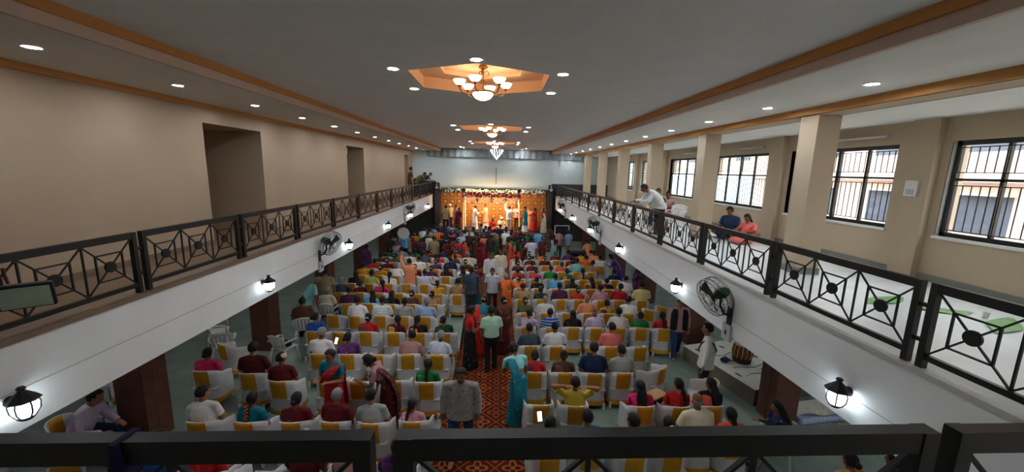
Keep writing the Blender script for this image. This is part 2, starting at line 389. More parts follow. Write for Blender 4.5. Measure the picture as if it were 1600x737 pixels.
def window(i, a, b):
    o = empty('window_%d' % i, (XW+0.1, a, ZS)); tag(o, kind='structure'); W_ = b-a; H_ = ZT-ZS
    fr = MB()
    fr.box(-.03, .04, 0, .07, 0, H_).box(-.03, .04, W_-.07, W_, 0, H_).box(-.03, .04, 0, W_, 0, .07).box(-.03, .04, 0, W_, H_-.08, H_)
    fr.build('window_frame', M_METAL, o)
    zt = H_*0.6
    MB().box(-.02, .035, .07, W_-.07, zt-.02, zt+.025).build('transom', M_METAL, o)
    xs = [W_*k/4 for k in (1, 2, 3)]
    for k, x in enumerate(xs): MB().box(-.02, .035, x-(.04 if k == 1 else .025), x+(.04 if k == 1 else .025), .07, H_-.08).build('mullion', M_METAL, o)
    g = MB(); nb = 22
    for k in range(nb):
        x = .1+(W_-.2)*k/(nb-1); g.box(-.055, -.043, x-.006, x+.006, .12, zt-.1); g.box(-.055, -.043, x-.006, x+.006, zt+.12, H_-.12)
    for z in (.12, zt-.1, zt+.12, H_-.12): g.box(-.06, -.04, .06, W_-.06, z-.008, z+.008)
    g.build('grille', M_METAL, o)
    ed = [0.07]+xs+[W_-.07]
    for k in range(4):
        fm = M_FROST if (i in (6, 7) and k != 0) else M_GLASS
        MB().box(.012, .016, ed[k], ed[k+1], .07, zt).build('pane', fm, o); MB().box(.012, .016, ed[k], ed[k+1], zt, H_-.08).build('pane', M_GLASS, o)
    MB().box(-.14, .06, -.03, W_+.03, -.05, 0.0).build('window_sill', M_PLASTIC, o)
    MB().box(-.1, .0, W_-.0, W_+.012, 0, H_).build('reveal', M_PLASTIC, o)
for i, (a, b) in enumerate(WIN): window(i+1, a, b)
# upper columns on the right gallery, ground-floor pillars
for i in range(7):
    y0 = 3.12+3.78*i
    c = struct('column_%d' % (i+1), MB().box(5.62, 6.04, y0, y0+.42, ZG, 6.3), M_WALLR)
    MB().box(5.56, 6.1, y0-.06, y0+.48, 6.22, ZSF).build('capital', M_ORANGE, c)
    MB().box(5.6, 6.06, y0-.02, y0+.44, ZG, ZG+.12).build('plinth', MATS['grey_skirting'], c)
for i in range(7):
    y0 = 2.7+3.72*i
    c = struct('pillar_%d' % (i+1), MB().box(-6.75, -6.24, y0, y0+.5, 0, ZG-.2), M_BROWN)
    MB().box(-6.245, -6.232, y0+.22, y0+.235, 0, ZG-.2).build('joint_strip', mat('light_joint', (110, 84, 70)), c)
    y0 = 3.35+3.72*i
    c = struct('pillar_%d' % (i+8), MB().box(5.75, 6.25, y0, y0+.5, 0, ZG-.2), M_BROWN)
    MB().box(5.738, 5.752, y0+.22, y0+.235, 0, ZG-.2).build('joint_strip', MATS['light_joint'], c)
# ground-floor side and end walls, near wall
struct('wall_left_ground', MB().box(-9.8, -9.6, YN, 29.4, 0, ZG), M_DARKW)
struct('wall_right_ground', MB().box(9.6, 9.8, YN, 29.4, 0, ZG), M_DARKW)
struct('wall_near', MB().box(-9.8, XW+.3, YN-.2, YN, 0, 7), M_WALLR)
# added tube lights brightening the floor under the galleries, unseen behind the white fascias
M_ADDED_TUBE = mat('added_lit_tube', (255, 255, 255), .4, emis=(240, 248, 255), es=38.0)
for sx, nm in ((-7.6, 'left'), (7.2, 'right')):
    for k in range(7):
        t = empty('tube_light', (sx, 2.6+3.72*k, 3.06)); tag(t, 'added unseen tube light under %s gallery slab, %s from near end' % (nm, ORD[k]), 'tube light', 'added tube lights under the galleries')
        MB().box(-.025, .025, -.6, .6, 0, .04).build('batten', M_GREYP, t); MB().tube([(0, -.57, -.02), (0, .57, -.02)], .016, 8).build('tube', M_ADDED_TUBE, t, True)
# far wall above the stage
far = struct('wall_far', MB().box(-9.8, 9.8, 28.3, 28.5, 3.75, 7), M_STAGEW)
struct('wall_far_ground', MB().box(-9.8, 9.8, 28.31, 28.5, 0, 3.75), M_DARKW)
struct('wall_far_stage_side', MB().box(-9.8, -4.66, 28.0, 28.3, 0, 4.2).box(3.75, 9.8, 28.0, 28.3, 0, 4.2), mat('dark_grey_wall', (52, 50, 52), 0.7))

# ------------------------------------------------------------------ railings
PT = 2.033; RH = 0.85
def railing_meshes():
    d = {}
    d['post'] = MB().box(-.03, .03, -.03, .03, 0, RH).mesh('post', M_METAL)
    d['top_rail'] = MB().box(.1, PT-.1, -.026, .026, RH-.085, RH).mesh('top_rail', M_METAL)
    d['bottom_rail'] = MB().box(.1, PT-.1, -.022, .022, .105, .16).mesh('bottom_rail', M_METAL)
    d['connector'] = MB().box(-.039, .039, -.012, .012, -.02, .02).mesh('connector', M_METAL)
    h = 0.302; c = .0085
    d['divider'] = MB().box(-c, c, -c, c, -h, h).mesh('divider', M_METAL)
    d['diagonal_bar'] = MB().bar((-h, 0, -h), (h, 0, h), .014, .016, (0, 1, 0)).mesh('diagonal_bar', M_METAL)
    d['diagonal_bar_b'] = MB().bar((-h, 0, h), (h, 0, -h), .014, .016, (0, 1, 0)).mesh('diagonal_bar', M_METAL)
    q = .165; s = MB()
    for sg in (-1, 1): s.box(-q-c, q+c, -c, c, sg*q-c, sg*q+c).box(sg*q-c, sg*q+c, -c, c, -q-c, q+c)
    d['square_frame'] = s.mesh('square_frame', M_METAL)
    d['disc'] = MB().lathe([(.001, -.016), (.066, -.016), (.07, -.01), (.07, .01), (.066, .016), (.001, .016)], 20, axis='Y').mesh('disc', M_METAL)
    return d
RM = railing_meshes()
def railing(loc, rz, label, group, post=True):
    o = empty('railing_panel', loc, rz); tag(o, label, 'railing', group)
    x0, x1 = .07, PT-.07
    link('post', RM['post'], o, (x0, 0, 0)); link('post', RM['post'], o, (x1, 0, 0))
    link('top_rail', RM['top_rail'], o); link('bottom_rail', RM['bottom_rail'], o)
    for z in (.28, .62): link('connector', RM['connector'], o, (0, 0, z))
    cw = (x1-x0-.06)/3
    for k in range(3):
        cx = x0+.03+cw*(k+.5); cz = .463
        link('diagonal_bar', RM['diagonal_bar'], o, (cx, 0, cz)); link('diagonal_bar', RM['diagonal_bar_b'], o, (cx, 0, cz))
        link('square_frame', RM['square_frame'], o, (cx, 0, cz)); link('disc', RM['disc'], o, (cx, 0, cz))
        if k: link('divider', RM['divider'], o, (x0+.03+cw*k, 0, cz))
    return o
ZK = ZG+.035-.02
for i in range(13):
    railing((XL-.06, 5.252+PT*(i-2), ZK), PI/2, 'black steel railing panel on left gallery, %s counting from the near end' % ORD[i], 'left gallery railing')
for i in range(13):
    railing((XR+.06, 3.389+PT*(i-1), ZK), PI/2, 'black steel railing panel on right gallery, %s counting from the near end' % ORD[i], 'right gallery railing')
FN = ['left of the narrow gap holding blue tie', 'spanning the aisle', 'at right corner']
for i in range(3):
    x = -.38+PT*(i-1)
    railing((x, 1.2+.02*x, CAMZ-.9-RH), .02, ['close-up black railing panel at bottom left with a blue tie', 'close-up black railing panel across the bottom middle over the aisle', 'close-up black railing panel at the bottom right corner'][i], 'front gallery railing')
tag(MB().lathe([(.055, 0), (.058, .012), (.055, .03)], 10, (-1.24, 1.17, 4.1), 'X').box(-1.238, -1.215, 1.13, 1.22, 4.06, 4.203).build('blue_tie', mat('dark_blue_cloth', (24, 24, 74), .8)), 'dark blue cloth tie knotted round the near black rail', 'tie')

# ------------------------------------------------------------------ lights: downlights
def make_downlight():
    o = empty('downlight'); 
    MB().lathe([(.065, -.004), (.085, -.012), (.1, -.004), (.1, .004), (.065, .004)], 20).build('trim_ring', M_PLASTIC, o)
    MB().lathe([(.001, -.006), (.064, -.006), (.064, 0), (.001, 0)], 16).build('lens', M_LED, o)
    return o
dl = make_downlight(); first = [True]
def place_dl(x, y, z, label, group):
    o = dl if first[0] else copy_tree(dl); first[0] = False
    o.location = (x, y, z-.004); tag(o, label, 'light', group); return o
for i in range(12): place_dl(-5.33, 4.8+2.0*i, ZSF, 'round recessed ceiling light over left gallery, %s from the near end' % ORD[i], 'left soffit downlights')
for i in range(12): place_dl(4.88, 5.2+2.02*i, ZSF, 'round recessed ceiling light over right gallery, %s from the near end' % ORD[i], 'right soffit downlights')
PN = ['near left of', 'directly before', 'near right of', 'far right of', 'directly behind', 'far left of']
for j, y in enumerate(MEDY[:3]):
    for k, (a, b) in enumerate([(-1.29, -.72), (0, -1.36), (1.28, -.72), (1.28, .73), (0, 1.36), (-1.29, .73)]):
        place_dl(MEDX+a, y+b, ZC, 'recessed light %s the %s hexagonal ceiling recess' % (PN[k], ORD[j]), 'lights round the ceiling recesses')
for k, (x, y) in enumerate([(-2.7, 26.4), (-2.6, 27.4), (1.7, 26.6), (1.5, 27.6)]): place_dl(x, y, ZC, 'recessed light %s the crystal chandelier at far end' % ['left, nearer, of', 'left, farther, of', 'right, nearer, of', 'right, farther, of'][k], 'lights round the ceiling recesses')

# chandeliers
def chandelier(y, label, narm=6, S=1.0):
    o = empty('chandelier', (MEDX+.03, y, ZC+.2)); tag(o, label, 'chandelier', 'warm bowl chandeliers'); o.scale = (.8, .8, .8)
    MB().lathe([(.001, .07), (.09, .06), (.1, .03), (.05, 0), (.02, -.02), (.001, -.02)], 14).build('ceiling_rose', M_BRASS, o, True)
    MB().lathe([(.012, 0), (.012, -.2), (.03, -.23), (.018, -.27), (.034, -.31), (.014, -.36), (.014, -.47), (.001, -.47)], 10).build('stem', M_BRASS, o, True)
    for k in range(3):
        a = 2*PI*k/3+.3; MB().tube([(.02*math.cos(a), .02*math.sin(a), -.06), (.09*math.cos(a), .09*math.sin(a), -.02), (.13*math.cos(a), .13*math.sin(a), -.08), (.1*math.cos(a), .1*math.sin(a), -.13)], .009).build('scroll', M_BRASS, o, True)
    MB().lathe([(.235, -.44), (.25, -.45), (.25, -.475), (.235, -.485)], 24).build('bowl_rim', M_BRASS, o, True)
    MB().lathe([(.228, -.47), (.21, -.53), (.16, -.585), (.08, -.62), (.001, -.63)], 20).build('bowl', M_CBOWL, o, True)
    MB().ball((0, 0, -.65), .025).build('finial', M_BRASS, o, True)
    for k in range(narm):
        a = 2*PI*k/narm+.25; c, s = math.cos(a), math.sin(a)
        ar = MB().tube([(.24*c, .24*s, -.47), (.34*c, .34*s, -.53), (.44*c, .44*s, -.5), (.5*c, .5*s, -.42), (.5*c, .5*s, -.38)], .013).build('arm', M_BRASS, o, True)
        MB().lathe([(.02, -.39), (.05, -.37), (.035, -.35)], 10, (.5*c, .5*s, 0)).build('cup', M_BRASS, ar, True)
        MB().lathe([(.03, -.355), (.085, -.33), (.115, -.28), (.13, -.25), (.118, -.25), (.075, -.31), (.02, -.33)], 12, (.5*c, .5*s, 0), flute=.04).build('glass_shade', M_CBOWL, ar, True)
    return o
for y, l in zip(MEDY[:3], ['large brass chandelier with six glowing bowl shades, nearest to the camera', 'brass bowl chandelier in the second hexagonal recess', 'brass bowl chandelier in the third, farthest hexagonal recess']): chandelier(y, l)
def crystal():
    o = empty('crystal_chandelier', (-.3, 26.6, ZC)); tag(o, 'white crystal chandelier hanging before the far drape', 'chandelier')
    MB().lathe([(1.05, -.02), (1.05, -.05), (.9, -.06), (.9, -.02)], 6).build('ceiling_plate', M_PLASTIC, o)
    MB().lathe([(.02, 0), (.02, -.15)], 8).build('stem', M_STEEL, o)
    for k, (r, z) in enumerate([(.42, -.12), (.34, -.26), (.24, -.4), (.13, -.53)]):
        m = MB(); nn = max(6, int(r*40))
        for q in range(nn):
            a = 2*PI*q/nn; m.lathe([(.001, .0), (.022, -.03), (.001, -.15)], 5, (r*math.cos(a), r*math.sin(a), z))
        m.build('crystal_tier', M_CRYST, o)
    MB().ball((0, 0, -.72), .05).build('crystal_drop', M_CRYST, o)
crystal()

# wall lanterns on the white fascias
def make_lantern():
    o = empty('wall_lantern')         # local: wall at y=0, faces +y
    MB().lathe([(.001, 0), (.06, 0), (.06, .02), (.001, .025)], 14, (0, 0, .06), 'Y').build('back_plate', M_BLACK, o, True)
    MB().tube([(0, .02, .06), (0, .07, .02), (0, .14, .1), (0, .16, .16)], .012).build('bracket', M_BLACK, o, True)
    MB().lathe([(.001, .235), (.03, .23), (.045, .21), (.03, .19), (.05, .17), (.135, .1), (.15, .08), (.14, .075), (.001, .09)], 8, (0, .16, 0)).build('cap', M_BLACK, o)
    MB().lathe([(.1, .08), (.118, .03), (.11, -.04), (.07, -.1), (.001, -.11)], 16, (0, .16, 0)).build('globe', M_BULB, o, True)
    for k in range(6):
        a = 2*PI*k/6+.3; c, s = math.cos(a), math.sin(a)
        MB().tube([(r*c, .16+r*s, z) for r, z in ((.108, .085), (.124, .03), (.117, -.04), (.077, -.105))], .009, 5).build('rib', M_BLACK, o)
    MB().lathe([(.07, -.1), (.08, -.115), (.05, -.14), (.001, -.145)], 10, (0, .16, 0)).build('base_ring', M_BLACK, o, True)
    return o
lan = make_lantern(); first2 = [True]
def place_lan(x, y, rz, label, group):
    o = lan if first2[0] else copy_tree(lan); first2[0] = False
    o.location = (x, y, 2.66); o.rotation_euler = (0, 0, rz); o.scale = (.85, .85, .95); tag(o, label, 'wall lamp', group)
for i in range(6): place_lan(XL, [3.62, 7.72, 11.95, 16.2, 20.3, 25.2][i], -PI/2, 'lit black wall lantern on left white fascia, %s from the near end' % ORD[i], 'left fascia lanterns')
for i in range(6): place_lan(XR, [3.9, 8.0, 12.13, 16.2, 20.4, 24.6][i], PI/2, 'lit black wall lantern on right white fascia, %s from the near end' % ORD[i], 'right fascia lanterns')

# wall fans
def make_fan():
    o = empty('wall_fan')    # wall at y=0; the head hangs out at +y, blowing along +x/+y and down
    MB().box(-.06, .06, 0, .02, -.5, -.2).build('wall_plate', M_BLACK, o)
    MB().tube([(0, .02, -.33), (0, .12, -.3), (0, .2, -.16), (0, .2, -.02)], .022, 8).build('bracket', M_BLACK, o, True)
    T = Matrix.Translation((0, .26, .03)) @ Matrix.Rotation(R(-10), 4, 'Z') @ Matrix.Rotation(R(-20), 4, 'X')
    h = empty('fan_head'); h.parent = o; h.matrix_local = T
    MB().lathe([(.001, -.2), (.06, -.19), (.09, -.14), (.095, -.02), (.07, .03), (.001, .04)], 16, (0, 0, 0), 'Y').build('motor', M_GREENM, h, True)
    MB().lathe([(.001, .04), (.05, .05), (.05, .12), (.001, .14)], 12, (0, 0, 0), 'Y').build('hub', M_BLACK, h, True)
    for k in range(3):
        a = 2*PI*k/3+.5
        def fn(u, v, a=a):
            r = .05+.24*v; t = (u-.5)*(.5+.25*v)*.9; wv = (u-.5)*.07
            return (r*math.cos(a+t), .09+wv, r*math.sin(a+t))
        b = MB().grid(fn, 4, 6).build('blade', mat('dark_fan_blade', (42, 40, 36), .5), h, True); sm = b.modifiers.new('thick', 'SOLIDIFY'); sm.thickness = .005
    cage = MB(); Rr = .33
    for rr, y in ((Rr, .0), (Rr, .09), (Rr*.97, .16), (.22, .19), (.11, .2), (Rr*.95, -.04)):
        cage.tube([(rr*math.cos(2*PI*k/32), y, rr*math.sin(2*PI*k/32)) for k in range(32)], .0055 if rr > .3 else .004, 5, True)
    for k in range(28):
        a = 2*PI*k/28; c, s = math.cos(a), math.sin(a)
        cage.tube([(.06*c, .2, .06*s), (.22*c, .19, .22*s), (Rr*.97*c, .16, Rr*.97*s), (Rr*c, .09, Rr*s), (Rr*c, 0, Rr*s), (.2*c, -.06, .2*s), (.09*c, -.08, .09*s)], .0028, 4)
    cage.build('cage', M_BLACK, h)
    return o
fan = make_fan(); first3 = [True]
def place_fan(x, y, rz, label, sy=1):
    o = fan if first3[0] else copy_tree(fan); first3[0] = False
    o.location = (x, y, 3.06); o.rotation_euler = (0, 0, rz); o.scale = (sy, 1, 1); tag(o, label, 'fan', 'wall fans on the white fascias')
    b = MB().box(-.11, .11, 0, .05, -.78, -.5); q = link('switch_box', b.mesh('switch_box', M_GREYP), None, (x, y, 3.06), rz)
    tag(q, 'grey switch box on white fascia under the ' + label.split(' with ')[0].replace('black cage ', ''), 'switch box', 'fan switch boxes')
    MB().box(-.02, .02, .05, .058, -.68, -.6).build('switch', M_BLACK, q)
place_fan(XL, 10.23, -PI/2, 'near left wall fan with green motor facing the hall'); place_fan(XL, 19.5, -PI/2, 'far left wall fan with green motor beside a lantern')
place_fan(XR, 6.2, PI/2, 'near right wall fan with green motor over the platform', -1); place_fan(XR, 14.9, PI/2, 'middle right wall fan with green motor near a lantern', -1); place_fan(XR, 23.2, PI/2, 'far right wall fan with green motor near the stage', -1)

# ------------------------------------------------------------------ stage
M_STGF = mat('maroon_stage_cloth', (70, 26, 24), .8, var=.15)
struct('stage_floor', MB().box(-4.66, 3.75, 25.0, 28.3, 0, 1.0), M_STGF)
for k in range(5):
    tag(MB().box(1.95, 3.3, 24.0+.2*k, 25.0, .2*k if k else 0, .2*(k+1)).build('stage_step', mat('brown_step_stone', (96, 76, 62), .6)), 'brown stone step up to the stage at right, %s from the bottom' % ORD[k], 'step', 'stage steps')
M_DGREY = MATS['dark_grey_wall']
struct('column_stage_left', MB().box(-4.66, -4.27, 27.5, 28.0, 1.0, 3.62), M_DGREY); struct('column_stage_right', MB().box(3.35, 3.75, 27.5, 28.0, 1.0, 3.62), M_DGREY)
bd = empty('carved_backdrop', (0, 27.9, 1.0)); tag(bd, 'carved wooden backdrop of square panels at the back of the stage', 'backdrop')
MB().box(-4.25, 3.32, 0, .08, 0, 2.62).build('backing_board', M_WOODD, bd)
pm = MB()
S_ = .235
pm.box(-S_, S_, -.05, 0, -S_, -S_+.045).box(-S_, S_, -.05, 0, S_-.045, S_).box(-S_, -S_+.045, -.05, 0, -S_+.045, S_-.045).box(S_-.045, S_, -.05, 0, -S_+.045, S_-.045)
pm.add([(-.12, -.015, -.12), (.12, -.015, -.12), (.12, -.015, .12), (-.12, -.015, .12), (-.07, -.055, -.07), (.07, -.055, -.07), (.07, -.055, .07), (-.07, -.055, .07)], [(0,1,5,4),(1,2,6,5),(2,3,7,6),(3,0,4,7),(4,5,6,7)])
pmesh = pm.mesh('panel', M_WOOD)
for i in range(15):
    for j in range(5): link('panel', pmesh, bd, (-4.0+.505*i, 0, .27+.505*j))
def blobs(x0, x1, y, z0, z1, n_, r, seed):
    rnd = random.Random(seed); m = MB()
    for _ in range(n_): m.ball((rnd.uniform(x0, x1), y+rnd.uniform(-.05, .05), rnd.uniform(z0, z1)), r*rnd.uniform(.6, 1.3), 6, 4)
    return m
gh = empty('flower_header', (0, 27.75, 3.62)); tag(gh, 'long header of white and green flowers above the carved backdrop', 'garland')
MB().box(-4.3, 3.35, -.03, .03, -.05, .05).build('bar', M_WOODD, gh)
tag(blobs(-4.3, 3.35, -.05, -.14, .1, 260, .06, 3).build('white_flowers', M_GARW, gh), kind='stuff'); tag(blobs(-4.3, 3.35, -.05, -.14, .1, 150, .06, 4).build('green_sprigs', mat('leaf_green', (60, 84, 40), .8, var=.3), gh), kind='stuff')
md = empty('wedding_canopy', (-.58, 26.0, 1.0)); tag(md, 'brightly lit wedding canopy with posts, red roses and white garland swags', 'canopy')
M_GOLDW = mat('ivory_gold_post', (236, 206, 160), .5, var=.1, scale=14)
for x in (-1.9, 1.9):
    for y in (0, 1.4): MB().lathe([(.07, 0), (.07, .08), (.04, .1), (.04, 2.3), (.06, 2.36), (.06, 2.45)], 12, (x, y, 0)).build('post', M_GOLDW, md, True)
MB().box(-1.95, 1.95, -.04, .04, 2.4, 2.5).box(-1.95, 1.95, 1.36, 1.44, 2.4, 2.5).box(-1.95, -1.87, 0, 1.4, 2.4, 2.5).box(1.87, 1.95, 0, 1.4, 2.4, 2.5).build('roof_frame', M_GOLDW, md)
tag(blobs(-1.98, 1.98, -.08, 2.3, 2.58, 330, .055, 5).build('red_roses', M_GARR, md), kind='stuff')
tag(blobs(-1.98, 1.98, -.11, 2.3, 2.58, 90, .05, 6).build('white_blooms', M_GARW, md), kind='stuff')
for k in range(4):
    for dz, rr in ((.42, .03), (.28, .025)):
        x0 = -1.88+.94*k; pts = [(x0+.94*t/12, -.12, 2.3-dz*(1-(2*t/12-1)**2)) for t in range(13)]
        MB().tube(pts, rr, 7).build('garland_swag', M_GARW, md, True)
for x in (-1.9, -.95, 0, .95, 1.9): tag(blobs(x-.03, x+.03, -.12, 1.95, 2.35, 14, .04, int(x*10)+40).build('flower_tassel', M_GARR, md), kind='stuff')
for k, x in enumerate((-1.25, 0, 1.25)):
    ld = bpy.data.lights.new('canopy_lamp', 'AREA'); ld.energy = 40; ld.color = (1, .7, .4); ld.shape = 'RECTANGLE'; ld.size = 1.0; ld.size_y = .12
    lo = bpy.data.objects.new('canopy_lamp', ld); COL.objects.link(lo); lo.parent = md; lo.location = (x, .16, 2.36); lo.rotation_euler = (R(38), 0, 0)
for x, l in ((-2.45, 'left'), (1.25, 'right')):
    o = empty('stage_spotlight', (x, 26.0, 3.56)); tag(o, 'black stage spotlight fixed on the %s end of canopy top' % l, 'spotlight', 'canopy spotlights')
    MB().box(-.03, .03, -.03, .03, 0, .12).build('bracket', M_BLACK, o); MB().lathe([(.001, .12), (.09, .12), (.12, -.12), (.001, -.12)], 12, (0, 0, .2), 'Y').build('lamp_can', M_BLACK, o, True)
# scalloped valance at the head of the far wall
def val(u, v):
    x = -5.3+11.2*u; ph = u*34*2*PI/2
    return (x, 28.12+.045*math.cos(u*150), 6.52-(.52+.07*abs(math.sin(ph)))*v)
tag(MB().grid(val, 260, 6).build('scalloped_valance', mat('grey_blue_satin', (150, 162, 164), .85, var=.08, scale=9), None, True), 'grey blue scalloped cloth valance hanging along top of far wall', 'valance')
tag(MB().tube([(-.33, 28.25, 4.08), (-.33, 28.25, 5.3)], .018, 8).build('wall_rod', M_BLACK), 'thin dark vertical rod on the white wall above stage', 'rod')
for x, y, l in ((-4.5, 27.7, 'left'), (3.62, 27.65, 'right')):
    o = empty('loudspeaker', (x, y, 3.62)); tag(o, 'small black loudspeaker at the far end of %s gallery rail' % l, 'speaker', 'gallery loudspeakers')
    wood_bevel(MB().box(-.16, .16, -.15, .15, 0, .5).build('cabinet', M_BLACK, o), .02)
    for z, r_ in ((.17, .11), (.38, .06)): MB().lathe([(.001, -.165), (r_*.6, -.16), (r_, -.15), (r_, -.16), (r_*1.05, -.149)], 16, (0, 0, z), 'Y').build('driver', M_GREYP, o, True)

# ------------------------------------------------------------------ outside: the house across the lane
ob = empty('apartment_house', (17.5, 12, -1)); tag(ob, 'pink plastered house with ledges seen through the right windows', 'house')
MB().box(0, 6, -34, 34, 0, 9.6).build('wall', mat('pink_plaster', (244, 214, 200), .9, var=.06), ob)
MB().box(-1.2, 6, -34, 34, 9.6, 9.9).build('roof', mat('pale_concrete', (214, 206, 198), .9), ob)
for z in (3.0, 6.1): MB().box(-.7, 0, -34, 34, z, z+.35).build('ledge', MATS['pale_concrete'], ob)
wm = MB().box(-.05, .02, -.8, .8, 0, 1.4).mesh('window', mat('grey_house_window', (86, 92, 104), .25)); gm = MB().box(-.5, 0, -.9, .9, 1.42, 1.5).mesh('window_hood', MATS['pale_concrete'])
for i in range(18):
    for z in (1.1, 4.2, 7.2):
        p = link('window', wm, ob, (0, -31+3.6*i, z)); link('window_hood', gm, p)
struct('ground_outside', MB().box(9.8, 60, -40, 60, -1.2, -1.0), mat('lane_concrete', (170, 166, 160), .9))

# ------------------------------------------------------------------ covered chairs
def chair_shape():
    plan = []
    N_ = 22
    for i in range(N_+1):
        t = -1+2*i/N_; a = abs(t); sg = 1 if t > 0 else -1
        if a > .62:                       # arms run forward
            k = (a-.62)/.38; x = .275+.015*k; y = -.05+.27*k; z = .72-.07*k+.015*math.sin(k*PI)
        else:
            th = a/.62*PI/2; x = .275*math.sin(th)**.8; y = -.05-.2*math.cos(th)**.9; z = .72+.14*math.cos(th)**.75
        plan.append((sg*x, y, z, max(0, 1-a/.62)))
    return plan
PLAN = chair_shape()
def cpt(i, f, off=0.0, zlow=.1):
    x, y, zt, bk = PLAN[i]; z = zlow+(zt-zlow)*f
    lean = -.06*bk*max(0, (z-.45)/.4); fl = 1+.07*max(0, (.45-z)/.45)
    L_ = math.hypot(x, y+.05) or 1; nx, ny = (x/L_, (y+.02)/L_)
    return (x*fl+nx*off, (y+lean)*fl+ny*off, z)
def make_chair():
    o = empty('banquet_chair'); n_ = len(PLAN); cv = MB(); H = 8
    vs = []; fs = []
    for i in range(n_):
        w_ = .006*math.sin(i*2.1)
        for j in range(H+1): vs.append(cpt(i, j/H, w_*(1-j/H)))
        for j in range(4): vs.append(cpt(i, 1-(j/3.0)*.55, -.028))
    m = H+5
    for i in range(n_-1):
        for j in range(m-1): fs.append((i*m+j, (i+1)*m+j, (i+1)*m+j+1, i*m+j+1))
    cv.add(vs, fs)
    cv.box(-.26, .26, -.24, .25, .42, .455)
    cv.grid(lambda u, v: (-.285+.57*u, .245+.012*math.sin(u*18), .1+.34*v), 10, 2)
    cv.build('cover', M_COVER, o, True)
    a, b = 9, 13
    s = MB(); vs = []; fs = []
    for i in range(a, b+1):
        for j in range(7): vs.append(cpt(i, 1.0-.52*(1-j/6), .008))
        for j in range(4): vs.append(cpt(i, 1.004-(j/3)*.5, -.036))
    for i in range(b-a):
        for j in range(10): fs.append((i*11+j, (i+1)*11+j, (i+1)*11+j+1, i*11+j+1))
    s.add(vs, fs); s.build('sash', M_SASH, o, True)
    h = MB(); h.grid(lambda u, v: cpt(min(n_-1, int(round(u*(n_-1)))), .0+.14*v, .012), n_-1, 1); h.build('hem_band', M_SASH, o, True)
    MB().tube([cpt(i, 1.0, -.012) for i in range(n_)], .014, 6).build('rim', M_PLASTIC, o, True)
    for x in (-.24, .24):
        for y in (-.24, .22): MB().box(x-.02, x+.02, y-.02, y+.02, 0, .14).build('leg', M_PLASTIC, o)
    return o
def make_plastic_chair():
    o = empty('plastic_chair')
    MB().grid(lambda u, v: (-.23+.46*u, -.2+.43*v, .43-.02*math.sin(u*PI)*math.sin(v*PI)), 6, 6).box(-.23, .23, .2, .235, .39, .43).build('seat', M_PLASTIC, o, True)
    for x in (-1, 1):
        for y in (-1, 1): MB().loft([(x*.2, y*.18, .42), (x*.25, y*.24, 0)], [(.032, .022), (.022, .02)], 8, round_=False).build('leg', M_PLASTIC, o, True)
        MB().loft([(x*.235, -.25, .64), (x*.27, -.08, .66), (x*.275, .12, .655), (x*.262, .2, .62), (x*.24, .2, .44)], [(.03, .014)]*4+[(.02, .014)], 8, round_=False).build('arm', M_PLASTIC, o, True)
    def bk(u, v):
        wd = .2+.05*math.sin(v*PI*.55); x = (u-.5)*2*wd; top = .06*(1-((u-.5)*2)**2)
        return (x, -.2-.1*v+.05*((u-.5)*2)**2, .43+(.36+top)*v)
    b = MB()
    for k in range(5):
        b.grid(lambda u, v, k=k: bk(.06+.18*k+.145*u, .12+.72*v), 2, 5)
    b.grid(lambda u, v: bk(u, .84+.16*v), 8, 2).grid(lambda u, v: bk(u, .12*v), 8, 1)
    for e in (0, .94): b.grid(lambda u, v, e=e: bk(e+.06*u, v), 1, 6)
    q = b.build('backrest', M_PLASTIC, o, True); sm = q.modifiers.new('thick', 'SOLIDIFY'); sm.thickness = .018
    return o
proto_chair = make_chair(); proto_plastic = make_plastic_chair(); used = {}
def put(proto, loc, rz, label, cat, group):
    o = proto if proto.name not in used else copy_tree(proto); used[proto.name] = 1
    o.location = loc; o.rotation_euler = (0, 0, rz); return tag(o, label, cat, group)

# ------------------------------------------------------------------ people
def remesh(mb, name, vox, m, it=3, dec=None):
    me = mb.mesh('tmp'); o = bpy.data.objects.new('tmp', me); COL.objects.link(o)
    r = o.modifiers.new('r', 'REMESH'); r.mode = 'VOXEL'; r.voxel_size = vox
    s = o.modifiers.new('s', 'SMOOTH'); s.factor = .5; s.iterations = it
    if dec: d = o.modifiers.new('d', 'DECIMATE'); d.ratio = dec
    dg = bpy.context.evaluated_depsgraph_get(); res = bpy.data.meshes.new_from_object(o.evaluated_get(dg))
    bpy.data.objects.remove(o); bpy.data.meshes.remove(me)
    res.name = name; res.materials.clear(); res.materials.append(m)
    res.polygons.foreach_set('use_smooth', [True]*len(res.polygons)); res.update(); return res
ARMS = {
 'down': ((.17, .03, -1), (.0, .16, -1)), 'lap': ((.22, .16, -.95), (-.4, .85, -.3)), 'behind': ((.8, -.05, .55), (-.85, -.25, .2)),
 'up': ((.35, .35, .85), (-.15, .3, .95)), 'front': ((.16, .2, -.95), (-.38, .85, .3)), 'hip': ((.55, -.15, -.8), (-.8, .35, -.25)), 'rail': ((.12, .5, -.8), (-.3, .9, -.1))}
